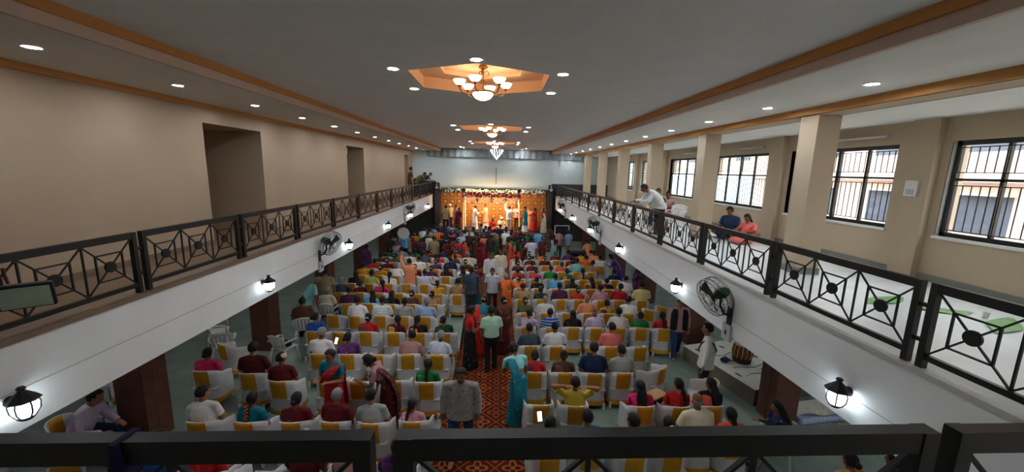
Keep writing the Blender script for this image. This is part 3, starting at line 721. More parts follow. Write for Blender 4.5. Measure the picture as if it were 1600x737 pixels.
POSES = {  # kind, lean, side lean, arms (left, right), head pitch, head yaw, stride
 'sit': ('sit', .04, 0, 'lap', 'lap', .05, 0, 0), 'sit_fwd': ('sit', .42, 0, 'lap', 'lap', .0, 0, 0), 'sit_l': ('sit', .1, .1, 'lap', 'lap', .1, .5, 0), 'sit_r': ('sit', .1, -.1, 'lap', 'lap', .1, -.5, 0),
 'sit_behind': ('sit', -.04, 0, 'behind', 'behind', .1, 0, 0), 'sit_phone': ('sit', .06, 0, 'lap', 'front', .25, -.3, 0), 'floor': ('floor', .2, 0, 'lap', 'front', .3, 0, 0),
 'stand': ('st', .02, 0, 'down', 'down', 0, 0, .03), 'walk': ('st', .05, 0, 'down', 'down', .12, 0, .16), 'hands': ('st', .05, 0, 'front', 'front', .15, 0, .02), 'raise': ('st', .05, 0, 'up', 'front', -.1, 0, .04),
 'hip': ('st', .0, .03, 'hip', 'down', .1, .2, .05), 'bend': ('st', .55, 0, 'front', 'down', .1, 0, .08), 'rail': ('st', .85, 0, 'rail', 'rail', .1, 0, .05)}
def joints(pk):
    kind, lean, sl, al, ar, hp, hy, st = POSES[pk]; J = {}
    pz = {'sit': .55, 'floor': .14, 'st': .93}[kind]; P = Vector((0, 0, pz)); J['pel'] = P
    Ru = Matrix.Rotation(sl, 3, 'Y') @ Matrix.Rotation(-lean, 3, 'X')
    for k, v in dict(wai=(0, -.012, .15), che=(0, -.018, .33), sho=(0, -.012, .45), nb=(0, 0, .505), nt=(0, .016, .57), head=(0, .03, .665)).items(): J[k] = P+Ru @ Vector(v)
    if lean < 0.3: pass
    J['H'] = Matrix.Translation(J['head']) @ (Matrix.Rotation(sl*.5, 4, 'Y') @ Matrix.Rotation(hy, 4, 'Z') @ Matrix.Rotation(-(lean*.55+hp), 4, 'X'))
    J['Ru'] = Ru
    for s, nm in ((-1, al), (1, ar)):
        q = 'L' if s < 0 else 'R'; sh = P+Ru @ Vector((s*.2, -.015, .445)); u_, f_ = ARMS[nm]
        u_ = Vector((s*u_[0], u_[1], u_[2])).normalized(); f_ = Vector((s*f_[0], f_[1], f_[2])).normalized()
        J['sh'+q] = sh; J['el'+q] = sh+u_*.28; J['wr'+q] = sh+u_*.28+f_*.245; J['fd'+q] = f_
        if kind == 'sit': hip, kn, an, to = (s*.1, .02, .54), (s*.13, .43, .515), (s*.13, .42, .09), (s*.14, .57, .03)
        elif kind == 'floor': hip, kn, an, to = (s*.1, .02, .13), (s*.3, .36, .2), (-s*.05, .42, .08), (-s*.2, .44, .05)
        else: hip, kn, an, to = (s*.09, 0, .92), (s*.1, s*st*.7+.02, .49), (s*.1, s*st*1.2-.02, .09), (s*.12, s*st*1.2+.14, .03)
        for k, v in zip(('hip', 'kn', 'an', 'to'), (hip, kn, an, to)): J[k+q] = Vector(v)
    J['kind'] = kind; return J
JC = {k: joints(k) for k in POSES}
MC = {}
def hand(mb, w_, d, s):
    d = d.normalized(); up = Vector((0, 0, 1)); sd = d.cross(up)
    if sd.length < .2: sd = Vector((0, 1, 0)).cross(d)
    sd.normalize(); nn = sd.cross(d)
    mb.loft([w_, w_+d*.04, w_+d*.09], [(.028, .022), (.04, .018), (.04, .015)], 8, side=sd)
    for k, (o_, l) in enumerate(((-.031, .062), (-.011, .076), (.01, .072), (.03, .055))):
        a = w_+d*.088+sd*o_; mb.loft([a, a+d*l*.5-nn*.006, a+d*l*.9-nn*.026], [.0105, .01, .009], 6)
    a = w_+d*.03+sd*(-s*.032); mb.loft([a, a+d*.035-sd*s*.03, a+d*.07-sd*s*.036], [.013, .012, .0105], 6)
def body_mesh(pk):
    J = JC[pk]; m = MB()
    m.loft([J['pel']-Vector((0, 0, .06)), J['pel'], J['wai'], J['che'], J['sho']], [(.15, .11), (.165, .12), (.135, .1), (.155, .108), (.15, .075)], 14)
    m.loft([J['sho'], J['nb'], J['nt']+(J['nt']-J['nb'])*.3], [(.1, .07), (.058, .06), (.052, .055)], 10)
    H = J['H']; hb = MB()
    hb.ball((0, -.005, .015), (.074, .094, .1), 14, 10); hb.ball((0, .03, -.05), (.055, .06, .062), 10, 8)
    hb.ball((0, .096, -.02), (.013, .018, .024), 8, 6)
    for s in (-1, 1): hb.ball((s*.074, -.005, -.008), (.012, .022, .032), 8, 6)
    m.add([H @ Vector(v) for v in hb.v], hb.f)
    for q, s in (('L', -1), ('R', 1)):
        m.loft([J['sho']+(J['sh'+q]-J['sho'])*.6, J['sh'+q], (J['sh'+q]+J['el'+q])/2, J['el'+q]], [.058, .056, .05, .041], 10)
        m.loft([J['el'+q], J['el'+q]*.65+J['wr'+q]*.35, J['wr'+q]], [.041, .042, .028], 10)
        hand(m, J['wr'+q], J['fd'+q], s)
        m.loft([J['hip'+q], (J['hip'+q]+J['kn'+q])/2, J['kn'+q]], [.088, .076, .056], 10)
        m.loft([J['kn'+q], J['kn'+q]*.65+J['an'+q]*.35, J['an'+q]], [.055, .057, .038], 10)
        m.loft([J['an'+q]-Vector((0, .03, .04)), J['to'+q]*.6+J['an'+q]*.4-Vector((0, 0, .01)), J['to'+q]], [(.036, .034), (.042, .03), (.034, .02)], 8)
    return remesh(m, 'person', .0115, M_SKIN, 2, .35)
def garment(pk, g):
    J = JC[pk]; m = MB(); K = J['kind']; P = J['pel']; Ru = J['Ru']; st = K == 'st'
    if g in ('shirt', 'shirt_long', 'kurta', 'blouse', 'shirt_tucked'):
        if g == 'blouse': m.loft([P+Ru @ Vector((0, -.015, .235)), J['che'], J['sho'], J['sho']*.35+J['nb']*.65], [(.152, .117), (.172, .122), (.165, .088), (.085, .068)], 16, round_=False)
        else:
            low = {'shirt': .13, 'shirt_long': .15, 'kurta': .46, 'shirt_tucked': -.03}[g] if st else .03
            pts = [P-Vector((0, 0, low)), P-Vector((0, 0, low*.3)), J['wai'], J['che'], J['sho'], J['sho']*.3+J['nb']*.7]
            m.loft(pts, [(.215+low*.08, .155+low*.1), (.207, .152), (.195, .146), (.2, .138), (.19, .1), (.088, .074)], 16, round_=False)
            m.loft([J['sho']*.25+J['nb']*.75, J['nb']*.7+J['nt']*.3], [(.08, .075), (.066, .068)], 12, round_=False)   # collar
        for q in 'LR':
            a, e, w_ = J['sh'+q], J['el'+q], J['wr'+q]
            ro = J['sho']+(a-J['sho'])*.55
            m.loft([J['nb']+(a-J['nb'])*.12-Ru @ Vector((0, 0, .015)), J['nb']+(a-J['nb'])*.55-Ru @ Vector((0, 0, .008)), a], [.062, .066, .064], 10)
            if g in ('shirt', 'blouse', 'shirt_tucked'):
                end = a+(e-a)*(.72 if g != 'blouse' else .6); m.loft([ro, a, end], [.058, .066, .074 if g != 'blouse' else .058], 10, round_=False)
            else: m.loft([ro, a, e, e+(w_-e)*.95], [.058, .067, .064, .05], 10, round_=False)
    elif g == 'vest':
        m.loft([P-Vector((0, .045, .1)), J['wai']-Vector((0, .04, 0)), J['che']-Vector((0, .04, 0)), J['sho']-Vector((0, .02, 0))], [(.21, .12), (.19, .115), (.196, .115), (.18, .09)], 14, round_=False)
        for s_ in (-1, 1): m.loft([P+Vector((s_*.14, .06, -.1)), J['wai']+Vector((s_*.135, .06, 0)), J['che']+Vector((s_*.135, .055, 0)), J['sho']+Vector((s_*.12, .02, .02))], [(.105, .125), (.1, .12), (.1, .125), (.07, .1)], 10, round_=False)
    elif g == 'trousers':
        m.loft([P-Vector((0, 0, .12)), P, P+Vector((0, -.005, .08))], [(.165, .125), (.185, .14), (.16, .124)], 14)
        for q in 'LR': m.loft([J['hip'+q], (J['hip'+q]+J['kn'+q])/2, J['kn'+q], (J['kn'+q]+J['an'+q])/2, J['an'+q]-Vector((0, 0, .03))], [.102, .09, .074, .07, .062], 12)
    elif g == 'skirt':
        if st: m.loft([(0, 0, 1.06), (0, 0, .95), (0, .01, .6), (0, .02, .3), (0, .02, .03)], [(.15, .115), (.185, .145), (.19, .17), (.2, .19), (.235, .21)], 22, round_=False)
        elif K == 'sit': m.loft([(0, -.03, .66), (0, .0, .56), (0, .2, .555), (0, .42, .54), (0, .5, .42), (0, .5, .05)], [(.16, .12), (.2, .14), (.23, .1), (.215, .09), (.21, .085), (.23, .12)], 18)
        else: m.loft([(0, -.03, .26), (0, .02, .16), (0, .25, .14), (0, .47, .1)], [(.17, .14), (.24, .15), (.36, .13), (.3, .08)], 16)
        if st:
            for k in range(14):
                a = 2*PI*k/14; m.loft([(.16*math.cos(a), .12*math.sin(a), .9), (.225*math.cos(a), .02+.2*math.sin(a), .04)], [.012, .028], 6)
    elif g == 'pallu':
        U = lambda x, y, z: P+Ru @ Vector((x, y, z))
        path = [U(.13, .1, .1), U(.07, .135, .22), U(-.03, .145, .33), U(-.11, .1, .44), U(-.135, .0, .5), U(-.12, -.1, .43), U(-.1, -.145, .3), U(-.07, -.16, .12)]
        if st: path += [Vector((-.07, -.2, .75)), Vector((-.07, -.23, .45))]
        for off in (-.055, 0, .055):
            m.loft([p+Ru @ Vector((off, 0, 0)) for p in path], [(.045, .016)]*3+[(.04, .016)]*2+[(.05, .018)]*(len(path)-5), 8)
    return remesh(m, g, .0165, M_CLOTH, 3, .5)
HEADM = {}
def hair_mesh(kind):
    if kind in HEADM: return HEADM[kind]
    def cap(sc, keep, th=.012):
        b = MB().ball((0, -.008, .018), (.074*sc, .094*sc, .1*sc), 24, 18); me = bmesh.new()
        vs = [me.verts.new(v) for v in b.v]
        for f_ in b.f:
            if all(keep(*b.v[i]) for i in f_): me.faces.new([vs[i] for i in f_])
        bmesh.ops.delete(me, geom=[v for v in me.verts if not v.link_faces], context='VERTS')
        r = bmesh.ops.solidify(me, geom=list(me.faces), thickness=-th)
        out = MB(); me.verts.index_update(); out.v = [tuple(v.co) for v in me.verts]; out.f = [tuple(v.index for v in f_.verts) for f_ in me.faces]; me.free(); return out
    full = lambda x, y, z: (z > -.05 if y < -.0 else (z > .03 if y < .045 else z > .075))
    wom = lambda x, y, z: (z > -.075 if y < .0 else (z > .0 if y < .04 else z > .08))
    if kind in ('short',): m = cap(1.06, full, .014)
    elif kind == 'bald': m = cap(1.045, lambda x, y, z: y < .02 and -.05 < z < .03, .006)
    else:
        m = cap(1.08, wom, .014)
        if kind == 'bun': m.ball((0, -.125, -.015), (.055, .045, .05), 12, 8)
        elif kind == 'braid':
            m.loft([(0, -.085, -.03), (0, -.12, -.1), (0, -.15, -.2), (0, -.175, -.32), (0, -.185, -.45), (0, -.18, -.56)], [(.055, .035), (.045, .03), (.034, .026), (.03, .024), (.026, .02), (.012, .01)], 8)
            for k in range(8): m.ball((.012*(-1)**k, -.135-.007*k, -.12-.05*k), (.032, .024, .03), 8, 5)
        elif kind == 'long':
            m.loft([(0, -.06, .0), (0, -.1, -.1), (0, -.13, -.22), (0, -.165, -.36), (0, -.17, -.47)], [(.085, .05), (.1, .045), (.115, .038), (.11, .03), (.085, .018)], 12)
    me = m.mesh('hair', M_HAIR, True); HEADM[kind] = me; return me
def small(kind):
    if kind in HEADM: return HEADM[kind]
    if kind == 'flowers':
        m = MB()
        for k in range(7):
            a = PI*(.15+.7*k/6); m.ball((.05*math.cos(a), -.15, -.005+.05*math.sin(a)), .015, 6, 4)
        me = m.mesh('hair_flowers', M_GARW, True)
    elif kind == 'braidflowers':
        m = MB()
        for k in range(9): m.ball((.02*(-1)**k, -.155-.005*k, -.06-.03*k), .018, 6, 4)
        me = m.mesh('hair_flowers', mat('orange_marigold', (226, 96, 30), .8), True)
    elif kind == 'eyes':
        m = MB()
        for s in (-1, 1): m.ball((s*.03, .083, .012), (.013, .008, .007), 8, 5).box(s*.03-.018, s*.03+.018, .083, .093, .03, .036)
        me = m.mesh('eyes', mat('eye_dark', (24, 18, 16), .4), True)
    elif kind == 'mouth': me = MB().ball((0, .086, -.066), (.022, .008, .006), 10, 5).mesh('mouth', mat('lip_brown', (112, 58, 50), .5), True)
    elif kind == 'moustache': me = MB().ball((0, .088, -.05), (.026, .01, .007), 10, 5).mesh('moustache', mat('eye_dark', (24, 18, 16), .4), True)
    elif kind == 'cap': me = MB().lathe([(.093, .02), (.097, .05), (.088, .09), (.06, .115), (.001, .125)], 20).mesh('cap', mat('cream_knit', (214, 196, 164), .9, var=.15, scale=40), True)
    elif kind == 'turban': me = MB().lathe([(.085, .01), (.112, .03), (.112, .08), (.08, .12), (.001, .14)], 20).mesh('turban', M_GARW, True)
    HEADM[kind] = me; return me
CC = dict(white=(232, 232, 230), cream=(226, 216, 188), paleblue=(196, 206, 222), lightblue=(150, 178, 214), blue=(38, 84, 170), skyblue=(92, 172, 214), teal=(22, 120, 140), aqua=(140, 206, 204), navy=(28, 40, 72), slate=(64, 80, 92), grey=(160, 162, 158), black=(30, 28, 30),
 maroon=(104, 26, 34), wine=(78, 24, 30), red=(196, 36, 40), coral=(226, 92, 70), salmon=(232, 120, 112), peach=(236, 152, 112), pink=(212, 150, 168), magenta=(206, 40, 100), dustypink=(178, 138, 136), orange=(224, 106, 40), marigold=(222, 156, 36), mustard=(196, 150, 52), yellow=(222, 190, 70), lime=(192, 202, 110), paleyellow=(232, 214, 150),
 green=(30, 120, 60), darkgreen=(30, 70, 48), olive=(96, 96, 58), mint=(170, 210, 184), purple=(92, 50, 108), violet=(98, 66, 180), lavender=(190, 172, 196), tan=(176, 140, 100), brown=(92, 62, 46), khaki=(150, 138, 100), plum=(84, 42, 70), denim=(44, 62, 96), charcoal=(52, 50, 52))
CN = dict(paleblue='pale blue', lightblue='light blue', skyblue='sky blue', dustypink='dusty pink', paleyellow='pale yellow', darkgreen='dark green', slate='slate grey', charcoal='charcoal', denim='denim blue', mint='mint green', aqua='aqua green', marigold='marigold yellow')
def lincol(n_, j=.0):
    c = lin(CC[n_]); k = 1+random.uniform(-j, j); return (*[min(1, x*k) for x in c], 1)
SKINS = [(150, 102, 76), (134, 88, 64), (166, 116, 88), (118, 78, 58)]
def person(loc, rz, pose, sex, hair, col, label, group, bottom=None, top=None, pat=None, scale=None, face=False, grey=False, extra=None, blouse=None, wide=1.0):
    if pose not in MC: MC[pose] = {'body': body_mesh(pose)}
    J = JC[pose]; sc = scale or (random.uniform(.97, 1.03) if sex == 'm' else random.uniform(.9, .95))
    b = link('person', MC[pose]['body'], None, loc, rz); b.scale = (sc*wide, sc*(1+(wide-1)*.6), sc)
    sk = lin(random.choice(SKINS)); b.color = (*sk, 1)
    tag(b, label, 'person', group)
    def g(kind, color, m=None, nm=None):
        if kind not in MC[pose]: MC[pose][kind] = garment(pose, kind)
        o = link(nm or kind, MC[pose][kind], b); o.color = lincol(color, .12)
        if m: o.material_slots[0].link = 'OBJECT'; o.material_slots[0].material = m
        return o
    pm_ = {'print': M_CPRINT, 'stripe': M_CSTRIPE, 'check': M_CCHECK, 'silk': M_SILK}.get(pat)
    if sex == 'm':
        g(top or 'shirt', col, pm_, 'shirt'); bt = bottom or random.choice(['charcoal', 'black', 'navy', 'brown', 'khaki'])
        if bt == 'dhoti': g('skirt', 'white', None, 'dhoti')
        else: g('trousers', bt)
    else:
        g('skirt', bottom or col, pm_ or M_SILK, 'sari_skirt'); g('blouse', blouse or (col if random.random() < .72 else random.choice(['green', 'red', 'maroon', 'plum', 'mustard', 'black'])), None, 'blouse')
        g('pallu', bottom or col, pm_ or M_SILK, 'pallu')
    for gk, gc in (extra or ()): g(gk, gc)
    hc = (.012, .01, .01, 1) if not grey else (.24, .235, .23, 1)
    def hd(nm, me, c=None):
        o = link(nm, me, b); o.matrix_local = J['H']
        if c: o.color = c
        return o
    if hair == 'cap': hd('hair', hair_mesh('short'), hc); hd('cap', small('cap'))
    elif hair == 'turban': hd('turban', small('turban'))
    else:
        hd('hair', hair_mesh({'flower': 'bun', 'bflower': 'braid'}.get(hair, hair)), hc)
        if hair == 'flower': hd('hair_flowers', small('flowers'))
        if hair == 'bflower': hd('hair_flowers', small('braidflowers'))
    if face:
        hd('eyes', small('eyes')); hd('mouth', small('mouth'))
        if sex == 'm' and face == 2: hd('moustache', small('moustache'))
    return b
HAIRW = {'flower': 'with flowers in bun', 'bun': 'with black bun', 'braid': 'with long braid', 'bflower': 'with orange flowers in braid', 'long': 'with long loose hair', 'bald': 'bald', 'short': '', 'cap': 'in knitted cap', 'turban': 'in turban'}
def colname(c): return CN.get(c, c)
def who(sex, hair, col, grey, pat):
    if sex == 'm':
        pre = {'bald': 'bald man', 'cap': 'man in knitted cap', 'turban': 'man in turban'}.get(hair, 'grey haired man' if grey else 'man')
        return '%s in %s%s shirt' % (pre, colname(col), {'stripe': ' striped', 'check': ' checked', 'print': ' printed'}.get(pat, ''))
    return 'woman in %s, %s' % (colname(col), HAIRW[hair].replace('with ', ''))

# seat plan: per row, nearest first, seats counted from the aisle. code: hair letter + colour
# m man, o grey man, b bald man, h man in cap, f woman bun+flowers, w woman bun, p braid, q braid+orange flowers, l long hair, E empty, - no chair, n: plastic chair
XSL = [-1.42-.67*k for k in range(7)]; XSR = [.82+.645*k for k in range(7)]
LEFT = [
 (4.75, ['p purple', 'w dustypink', 'o maroon', 'E', 'f red', 'm blue', '-']),
 (5.87, ['p pink s.82', 'm aqua check sit_r', 'o maroon', 'w wine', 'q teal x-.1', 'm white x-.2', '-']),
 (7.15, ['p green', 'E', 'E', 'E', 'h maroon x-.25', 'm wine x-.35 y.25 s1.06', 'w magenta x-.7 y.35']),
 (8.3, ['o paleblue', 'm dustypink', 'E', 'w purple sit_r', 'o white sit_phone', '-', '-']),
 (9.5, ['w darkgreen sit_r', 'p salmon', 'p mustard', 'f brown', 'E', 'w blue sit_r', '-']),
 (10.62, ['-', 'o lightblue', 'm grey', 'm white stripe', 'm white', 'E', '-']),
 (11.65, ['-', 'f tan', 'f brown', 'l darkgreen', 'l skyblue', 'm plum', 'o cream n']),
 (12.7, ['m tan', 'f mustard', 'E', 'E', 'p magenta', 'w maroon sit_r', 'o slate']),
 (13.8, ['f olive', 'E', 'h paleblue', 'E', 'p white', 'm lime', 'l black']),
 (14.9, ['l white', 'l maroon', 'f plum', 'p maroon', 'o white', 'f marigold', 'm marigold']),
 (16.0, ['f wine', 'm navy', 'f purple', 'm white', 'E', 'f maroon', 'w red']),
 (17.1, ['o cream', 'w maroon', 'p magenta', 'm slate', 'm white', 'f olive', 'w plum']),
 (18.2, ['w red', 'f orange', 'm navy', 'f maroon', 'p green', 'm grey', 'f wine']),
]
RIGHT = [
 (5.1, ['m black sit_phone', 'm teal y.15', 'm charcoal', 'f orange y.12', 'b cream s1.08 y.5 x.05', 'p coral y.42 x-.05', '-']),
 (6.37, ['E', 'm yellow sit_behind', '-', 'l magenta', 'p red sit_l', 'l coral sit_l', '-']),
 (7.55, ['w plum', 'w brown', 'm navy s1.08', 'm black check', '-', '-', '-']),
 (8.84, ['m slate', 'm white', '-', 'm salmon x.1', 'E x.15', '-', '-']),
 (9.97, ['w lavender', 'm blue stripe', 'l black', 'b lavender', 'm white', 'w green', 'p red']),
 (11.05, ['f olive', 'b white', 'E', 'b peach', 'w maroon', 'm white', '-']),
 (12.3, ['m tan', 'p darkgreen', 'm plum', 'f red', 'm pink x.12', 'm red x.1', 'm paleyellow s1.1 x.2']),
 (13.5, ['f orange', 'w black', 'm skyblue', 'l charcoal', 'l brown', 'w red', 'm white n']),
 (14.75, ['w red', 'f magenta', 'm green', 'w coral', 'p tan', 'E', 'w navy']),
 (15.9, ['f wine', 'w maroon', 'E', 'w coral', 'm aqua s1.08', 'm tan', '-']),
 (17.0, ['l cream', 'f maroon', 'f wine', 'E', 'w red', 'm orange', 'm white']),
 (18.1, ['w red', 'f plum', 'w orange', 'f maroon', 'm purple', 'w marigold', 'm peach']),
]
NUMW = ['one', 'two', 'three', 'four', 'five', 'six', 'seven', 'eight', 'nine', 'ten', 'eleven', 'twelve', 'thirteen']
def seat_block(rows, xs, blk):
    for r_, (y, seats) in enumerate(rows):
        for k, code in enumerate(seats):
            if code == '-': continue
            p = code.split(); p = p if len(p) > 1 and p[0] != 'E' else ['E', '']+p[1:]; x = xs[k]; pose = 'sit'; pat = None; sc = None; plastic = False; dy = 0
            for t in p[2:]:
                if t.startswith('sit'): pose = t
                elif t in ('check', 'stripe', 'print'): pat = t
                elif t == 'n': plastic = True
                elif t[0] == 's' and t[1:].replace('.', '').isdigit(): sc = float(t[1:])
                elif t[0] == 'x': x += float(t[1:])
                elif t[0] == 'y': dy = float(t[1:])
            place = '%s block row %s, %s from aisle' % (blk, NUMW[r_], ORD[k])
            cx, cyy = x+random.uniform(-.025, .025), y+dy+.31+random.uniform(-.03, .03); rz = random.uniform(-.07, .07)
            if blk == 'right' and k >= 5 and r_ > 2: rz -= .15
            if p[0] == 'E' or not plastic: put(proto_chair, (cx, cyy, 0), rz, '%s white covered chair with yellow sash, %s' % ('empty' if p[0] == 'E' else 'occupied', place), 'chair', 'covered chairs of the %s block' % blk)
            else: put(proto_plastic, (cx, cyy, 0), rz, 'bare white plastic chair, ' + place, 'chair', 'bare plastic chairs')
            if p[0] == 'E': continue
            h = p[0]; sex = 'm' if h in 'mobh' else 'f'; hair = {'m': 'short', 'o': 'short', 'b': 'bald', 'h': 'cap', 'f': 'flower', 'w': 'bun', 'p': 'braid', 'q': 'bflower', 'l': 'long'}[h]
            if pose == 'sit': pose = random.choices(['sit', 'sit_l', 'sit_r'], [.7, .15, .15])[0]
            person((cx, cyy-.06, 0), rz+random.uniform(-.12, .12), pose, sex, hair, p[1], '%s, %s' % (who(sex, hair, p[1], h == 'o', pat), place), 'guests seated in the %s block' % blk, pat=pat, grey=(h in 'ob'), scale=sc)
seat_block(LEFT, XSL, 'left'); seat_block(RIGHT, XSR, 'right')

# ------------------------------------------------------------------ people standing in the hall
G1 = 'guests standing among the chairs'
def stand(x, y, face_dir, pose, sex, hair, col, label, group=G1, z=0, **k):
    if z == 0 and -1.32 < x < .74 and y < 24.2: z = .013
    return person((x, y, z), R(face_dir), pose, sex, hair, col, label, group, **k)
stand(-.16, 9.2, 12, 'stand', 'm', 'short', 'mint', 'man in mint green shirt and black trousers standing on aisle carpet, back turned', bottom='black', top='shirt_tucked', scale=1.0)
stand(-.72, 9.35, -75, 'hands', 'f', 'bun', 'black', 'woman in black sari with red blouse beside man in mint shirt', blouse='red', scale=.97)
stand(-.5, 10.1, -20, 'bend', 'f', 'flower', 'red', 'woman in red bending beyond the woman in black sari', blouse='teal', scale=.97)
stand(.16, 10.2, 20, 'stand', 'f', 'flower', 'wine', 'woman in dark wine sari standing right of man in mint shirt', blouse='brown', scale=.95)
stand(-.62, 6.2, 178, 'walk', 'm', 'short', 'grey', 'man in grey printed long sleeved shirt and jeans walking up the aisle', bottom='denim', top='shirt_long', pat='print', face=2, scale=1.0, wide=1.22)
stand(-.34, 15.4, 182, 'walk', 'm', 'short', 'white', 'man in crisp white long sleeved shirt walking up the aisle', bottom='charcoal', top='shirt_long', face=2, scale=1.02)
stand(-.22, 13.2, 175, 'walk', 'm', 'short', 'paleblue', 'man in pale short sleeved shirt and dark trousers walking up aisle', bottom='charcoal', face=2, scale=.98)
stand(.06, 16.3, 184, 'stand', 'm', 'short', 'cream', 'man in long cream kurta walking behind man in white shirt', bottom='dhoti', top='kurta', face=1)
stand(-.85, 14.0, 10, 'stand', 'f', 'flower', 'teal', 'woman in teal sari standing at left edge of aisle carpet', blouse='maroon')
stand(.28, 12.75, 5, 'bend', 'f', 'bun', 'orange', 'woman in bright orange sari bending at right edge of aisle', grey=True)
stand(-3.42, 14.42, 25, 'raise', 'm', 'short', 'peach', 'man in peach kurta and white dhoti raising an arm between rows', bottom='dhoti', top='kurta', scale=.98)
stand(-.95, 12.9, 5, 'stand', 'm', 'short', 'slate', 'man in dark slate shirt standing at left aisle edge, back turned', bottom='charcoal', scale=1.04)
stand(5.05, 10.05, 172, 'walk', 'm', 'short', 'dustypink', 'man in black vest over pink shirt and jeans near platform', bottom='denim', top='shirt_long', extra=[('vest', 'black')], face=2, scale=1.02)
sm_ = stand(4.72, 7.95, 60, 'stand', 'm', 'short', 'white', 'man in white shirt with black shoulder strap by the white platform', bottom='charcoal', top='shirt_long', face=1, scale=1.08)
MB().tube([(-.17, -.1, 1.36), (-.14, .02, 1.42), (-.1, .12, 1.3), (.05, .165, 1.1), (.17, .12, .97), (.2, 0, .94), (.14, -.15, 1.03), (-.05, -.165, 1.2), (-.17, -.1, 1.36)], .015, 6).build('bag_strap', M_BLACK, sm_)
stand(-6.0, 11.65, -50, 'bend', 'm', 'short', 'aqua', 'man in aqua green shirt bending beside the left brown pillar', bottom='charcoal', grey=True, scale=1.02)
stand(-5.75, 12.5, 10, 'stand', 'm', 'short', 'khaki', 'man in khaki shirt standing beyond the man in aqua shirt', bottom='brown')
stand(-2.1, 6.93, 95, 'bend', 'f', 'bun', 'wine', 'woman in dark wine sari with copper drape standing between left rows', blouse='dustypink', scale=.98)
stand(-3.15, 6.93, 165, 'hands', 'f', 'bun', 'red', 'woman in red and green sari standing between left rows facing camera', blouse='teal', scale=.98, face=1)
stand(.44, 7.1, 18, 'bend', 'f', 'bun', 'teal', 'woman in teal sari leaning over at right edge of the aisle', blouse='aqua', scale=.98)
stand(5.25, 16.3, 60, 'bend', 'f', 'long', 'violet', 'woman in violet blue sari leaning beneath the right gallery', scale=.97)
stand(5.35, 14.2, 100, 'stand', 'f', 'braid', 'purple', 'woman in purple sari beside the third right brown pillar')
stand(-5.0, 18.6, 170, 'stand', 'f', 'bun', 'lavender', 'woman in lavender sari facing the camera under left gallery', face=1)
stand(-5.15, 20.6, 190, 'stand', 'm', 'short', 'skyblue', 'man in sky blue shirt facing the camera under left gallery', face=2)
stand(-4.55, 22.6, 0, 'bend', 'm', 'short', 'white', 'man in white shirt bending at far left near the stage')
stand(-3.9, 21.3, 0, 'stand', 'm', 'short', 'khaki', 'man in khaki shirt standing tall at left of the stage crowd', scale=1.05)
# the crowd before the stage
CRC_M = ['white', 'cream', 'paleblue', 'slate', 'navy', 'khaki', 'charcoal', 'plum', 'grey', 'black', 'lightblue']
CRC_F = ['maroon', 'wine', 'red', 'orange', 'brown', 'plum', 'magenta', 'black', 'green', 'mustard', 'coral', 'wine', 'maroon']
rn = random.Random(21); cnt = 0
for i, y in enumerate([19.35, 20.0, 20.65, 21.3, 21.95, 22.6, 23.25, 23.85]):
    for j in range(10):
        x = -3.95+.62*j+(.3 if i % 2 else 0)+rn.uniform(-.1, .1)
        if x > 1.75 or rn.random() < .13: continue
        if i < 2 and -1.0 < x < .4 and rn.random() < .5: continue
        if abs(x+3.9) < .35 and i == 3: continue
        sex = 'm' if rn.random() < .48 else 'f'; col = rn.choice(CRC_M if sex == 'm' else CRC_F)
        hair = 'short' if sex == 'm' else rn.choice(['flower', 'bun', 'braid', 'flower', 'long']); gr = sex == 'm' and rn.random() < .25
        if sex == 'm' and rn.random() < .12: hair = 'bald'; gr = True
        stand(x, y+rn.uniform(-.12, .12), rn.uniform(-28, 28), rn.choice(['stand', 'stand', 'hands', 'hip']), sex, hair, col,
              '%s, crowd row %s before stage, %s from left' % (who(sex, hair, col, gr, None), NUMW[i], ORD[j]), 'crowd standing before the stage', grey=gr)
for x, y, d, sex, hair, col, l in [(2.3, 22.3, 0, 'm', 'short', 'skyblue', 'man in sky blue shirt waiting below the stage steps'), (2.35, 20.4, 15, 'f', 'flower', 'maroon', 'woman in maroon sari standing right of the stage crowd'), (3.5, 22.2, -40, 'm', 'short', 'dustypink', 'man in dusty pink shirt right of the stage steps'),
      (4.1, 22.4, 20, 'm', 'short', 'lightblue', 'man in light blue shirt right of the stage steps'), (3.1, 21.4, 0, 'f', 'braid', 'aqua', 'girl in aqua dress right of the stage crowd'), (4.75, 19.5, 30, 'm', 'short', 'peach', 'man in peach shirt bending at right end of last row'),
      (-4.6, 23.9, 0, 'f', 'bun', 'olive', 'woman in olive sari at left end before the stage'), (-4.75, 21.4, 10, 'f', 'flower', 'maroon', 'woman in maroon sari at left end of the crowd'), (-5.6, 19.6, -20, 'm', 'short', 'charcoal', 'man in charcoal shirt deep under the left gallery'), (-5.95, 17.0, -20, 'm', 'short', 'purple', 'man in purple shirt beside a left pillar'), (-5.7, 22.8, 0, 'm', 'short', 'navy', 'man in navy shirt by the dark far left wall')]:
    stand(x, y, d, 'stand' if col != 'peach' else 'bend', sex, hair, col, l, 'guests at the sides of the crowd')
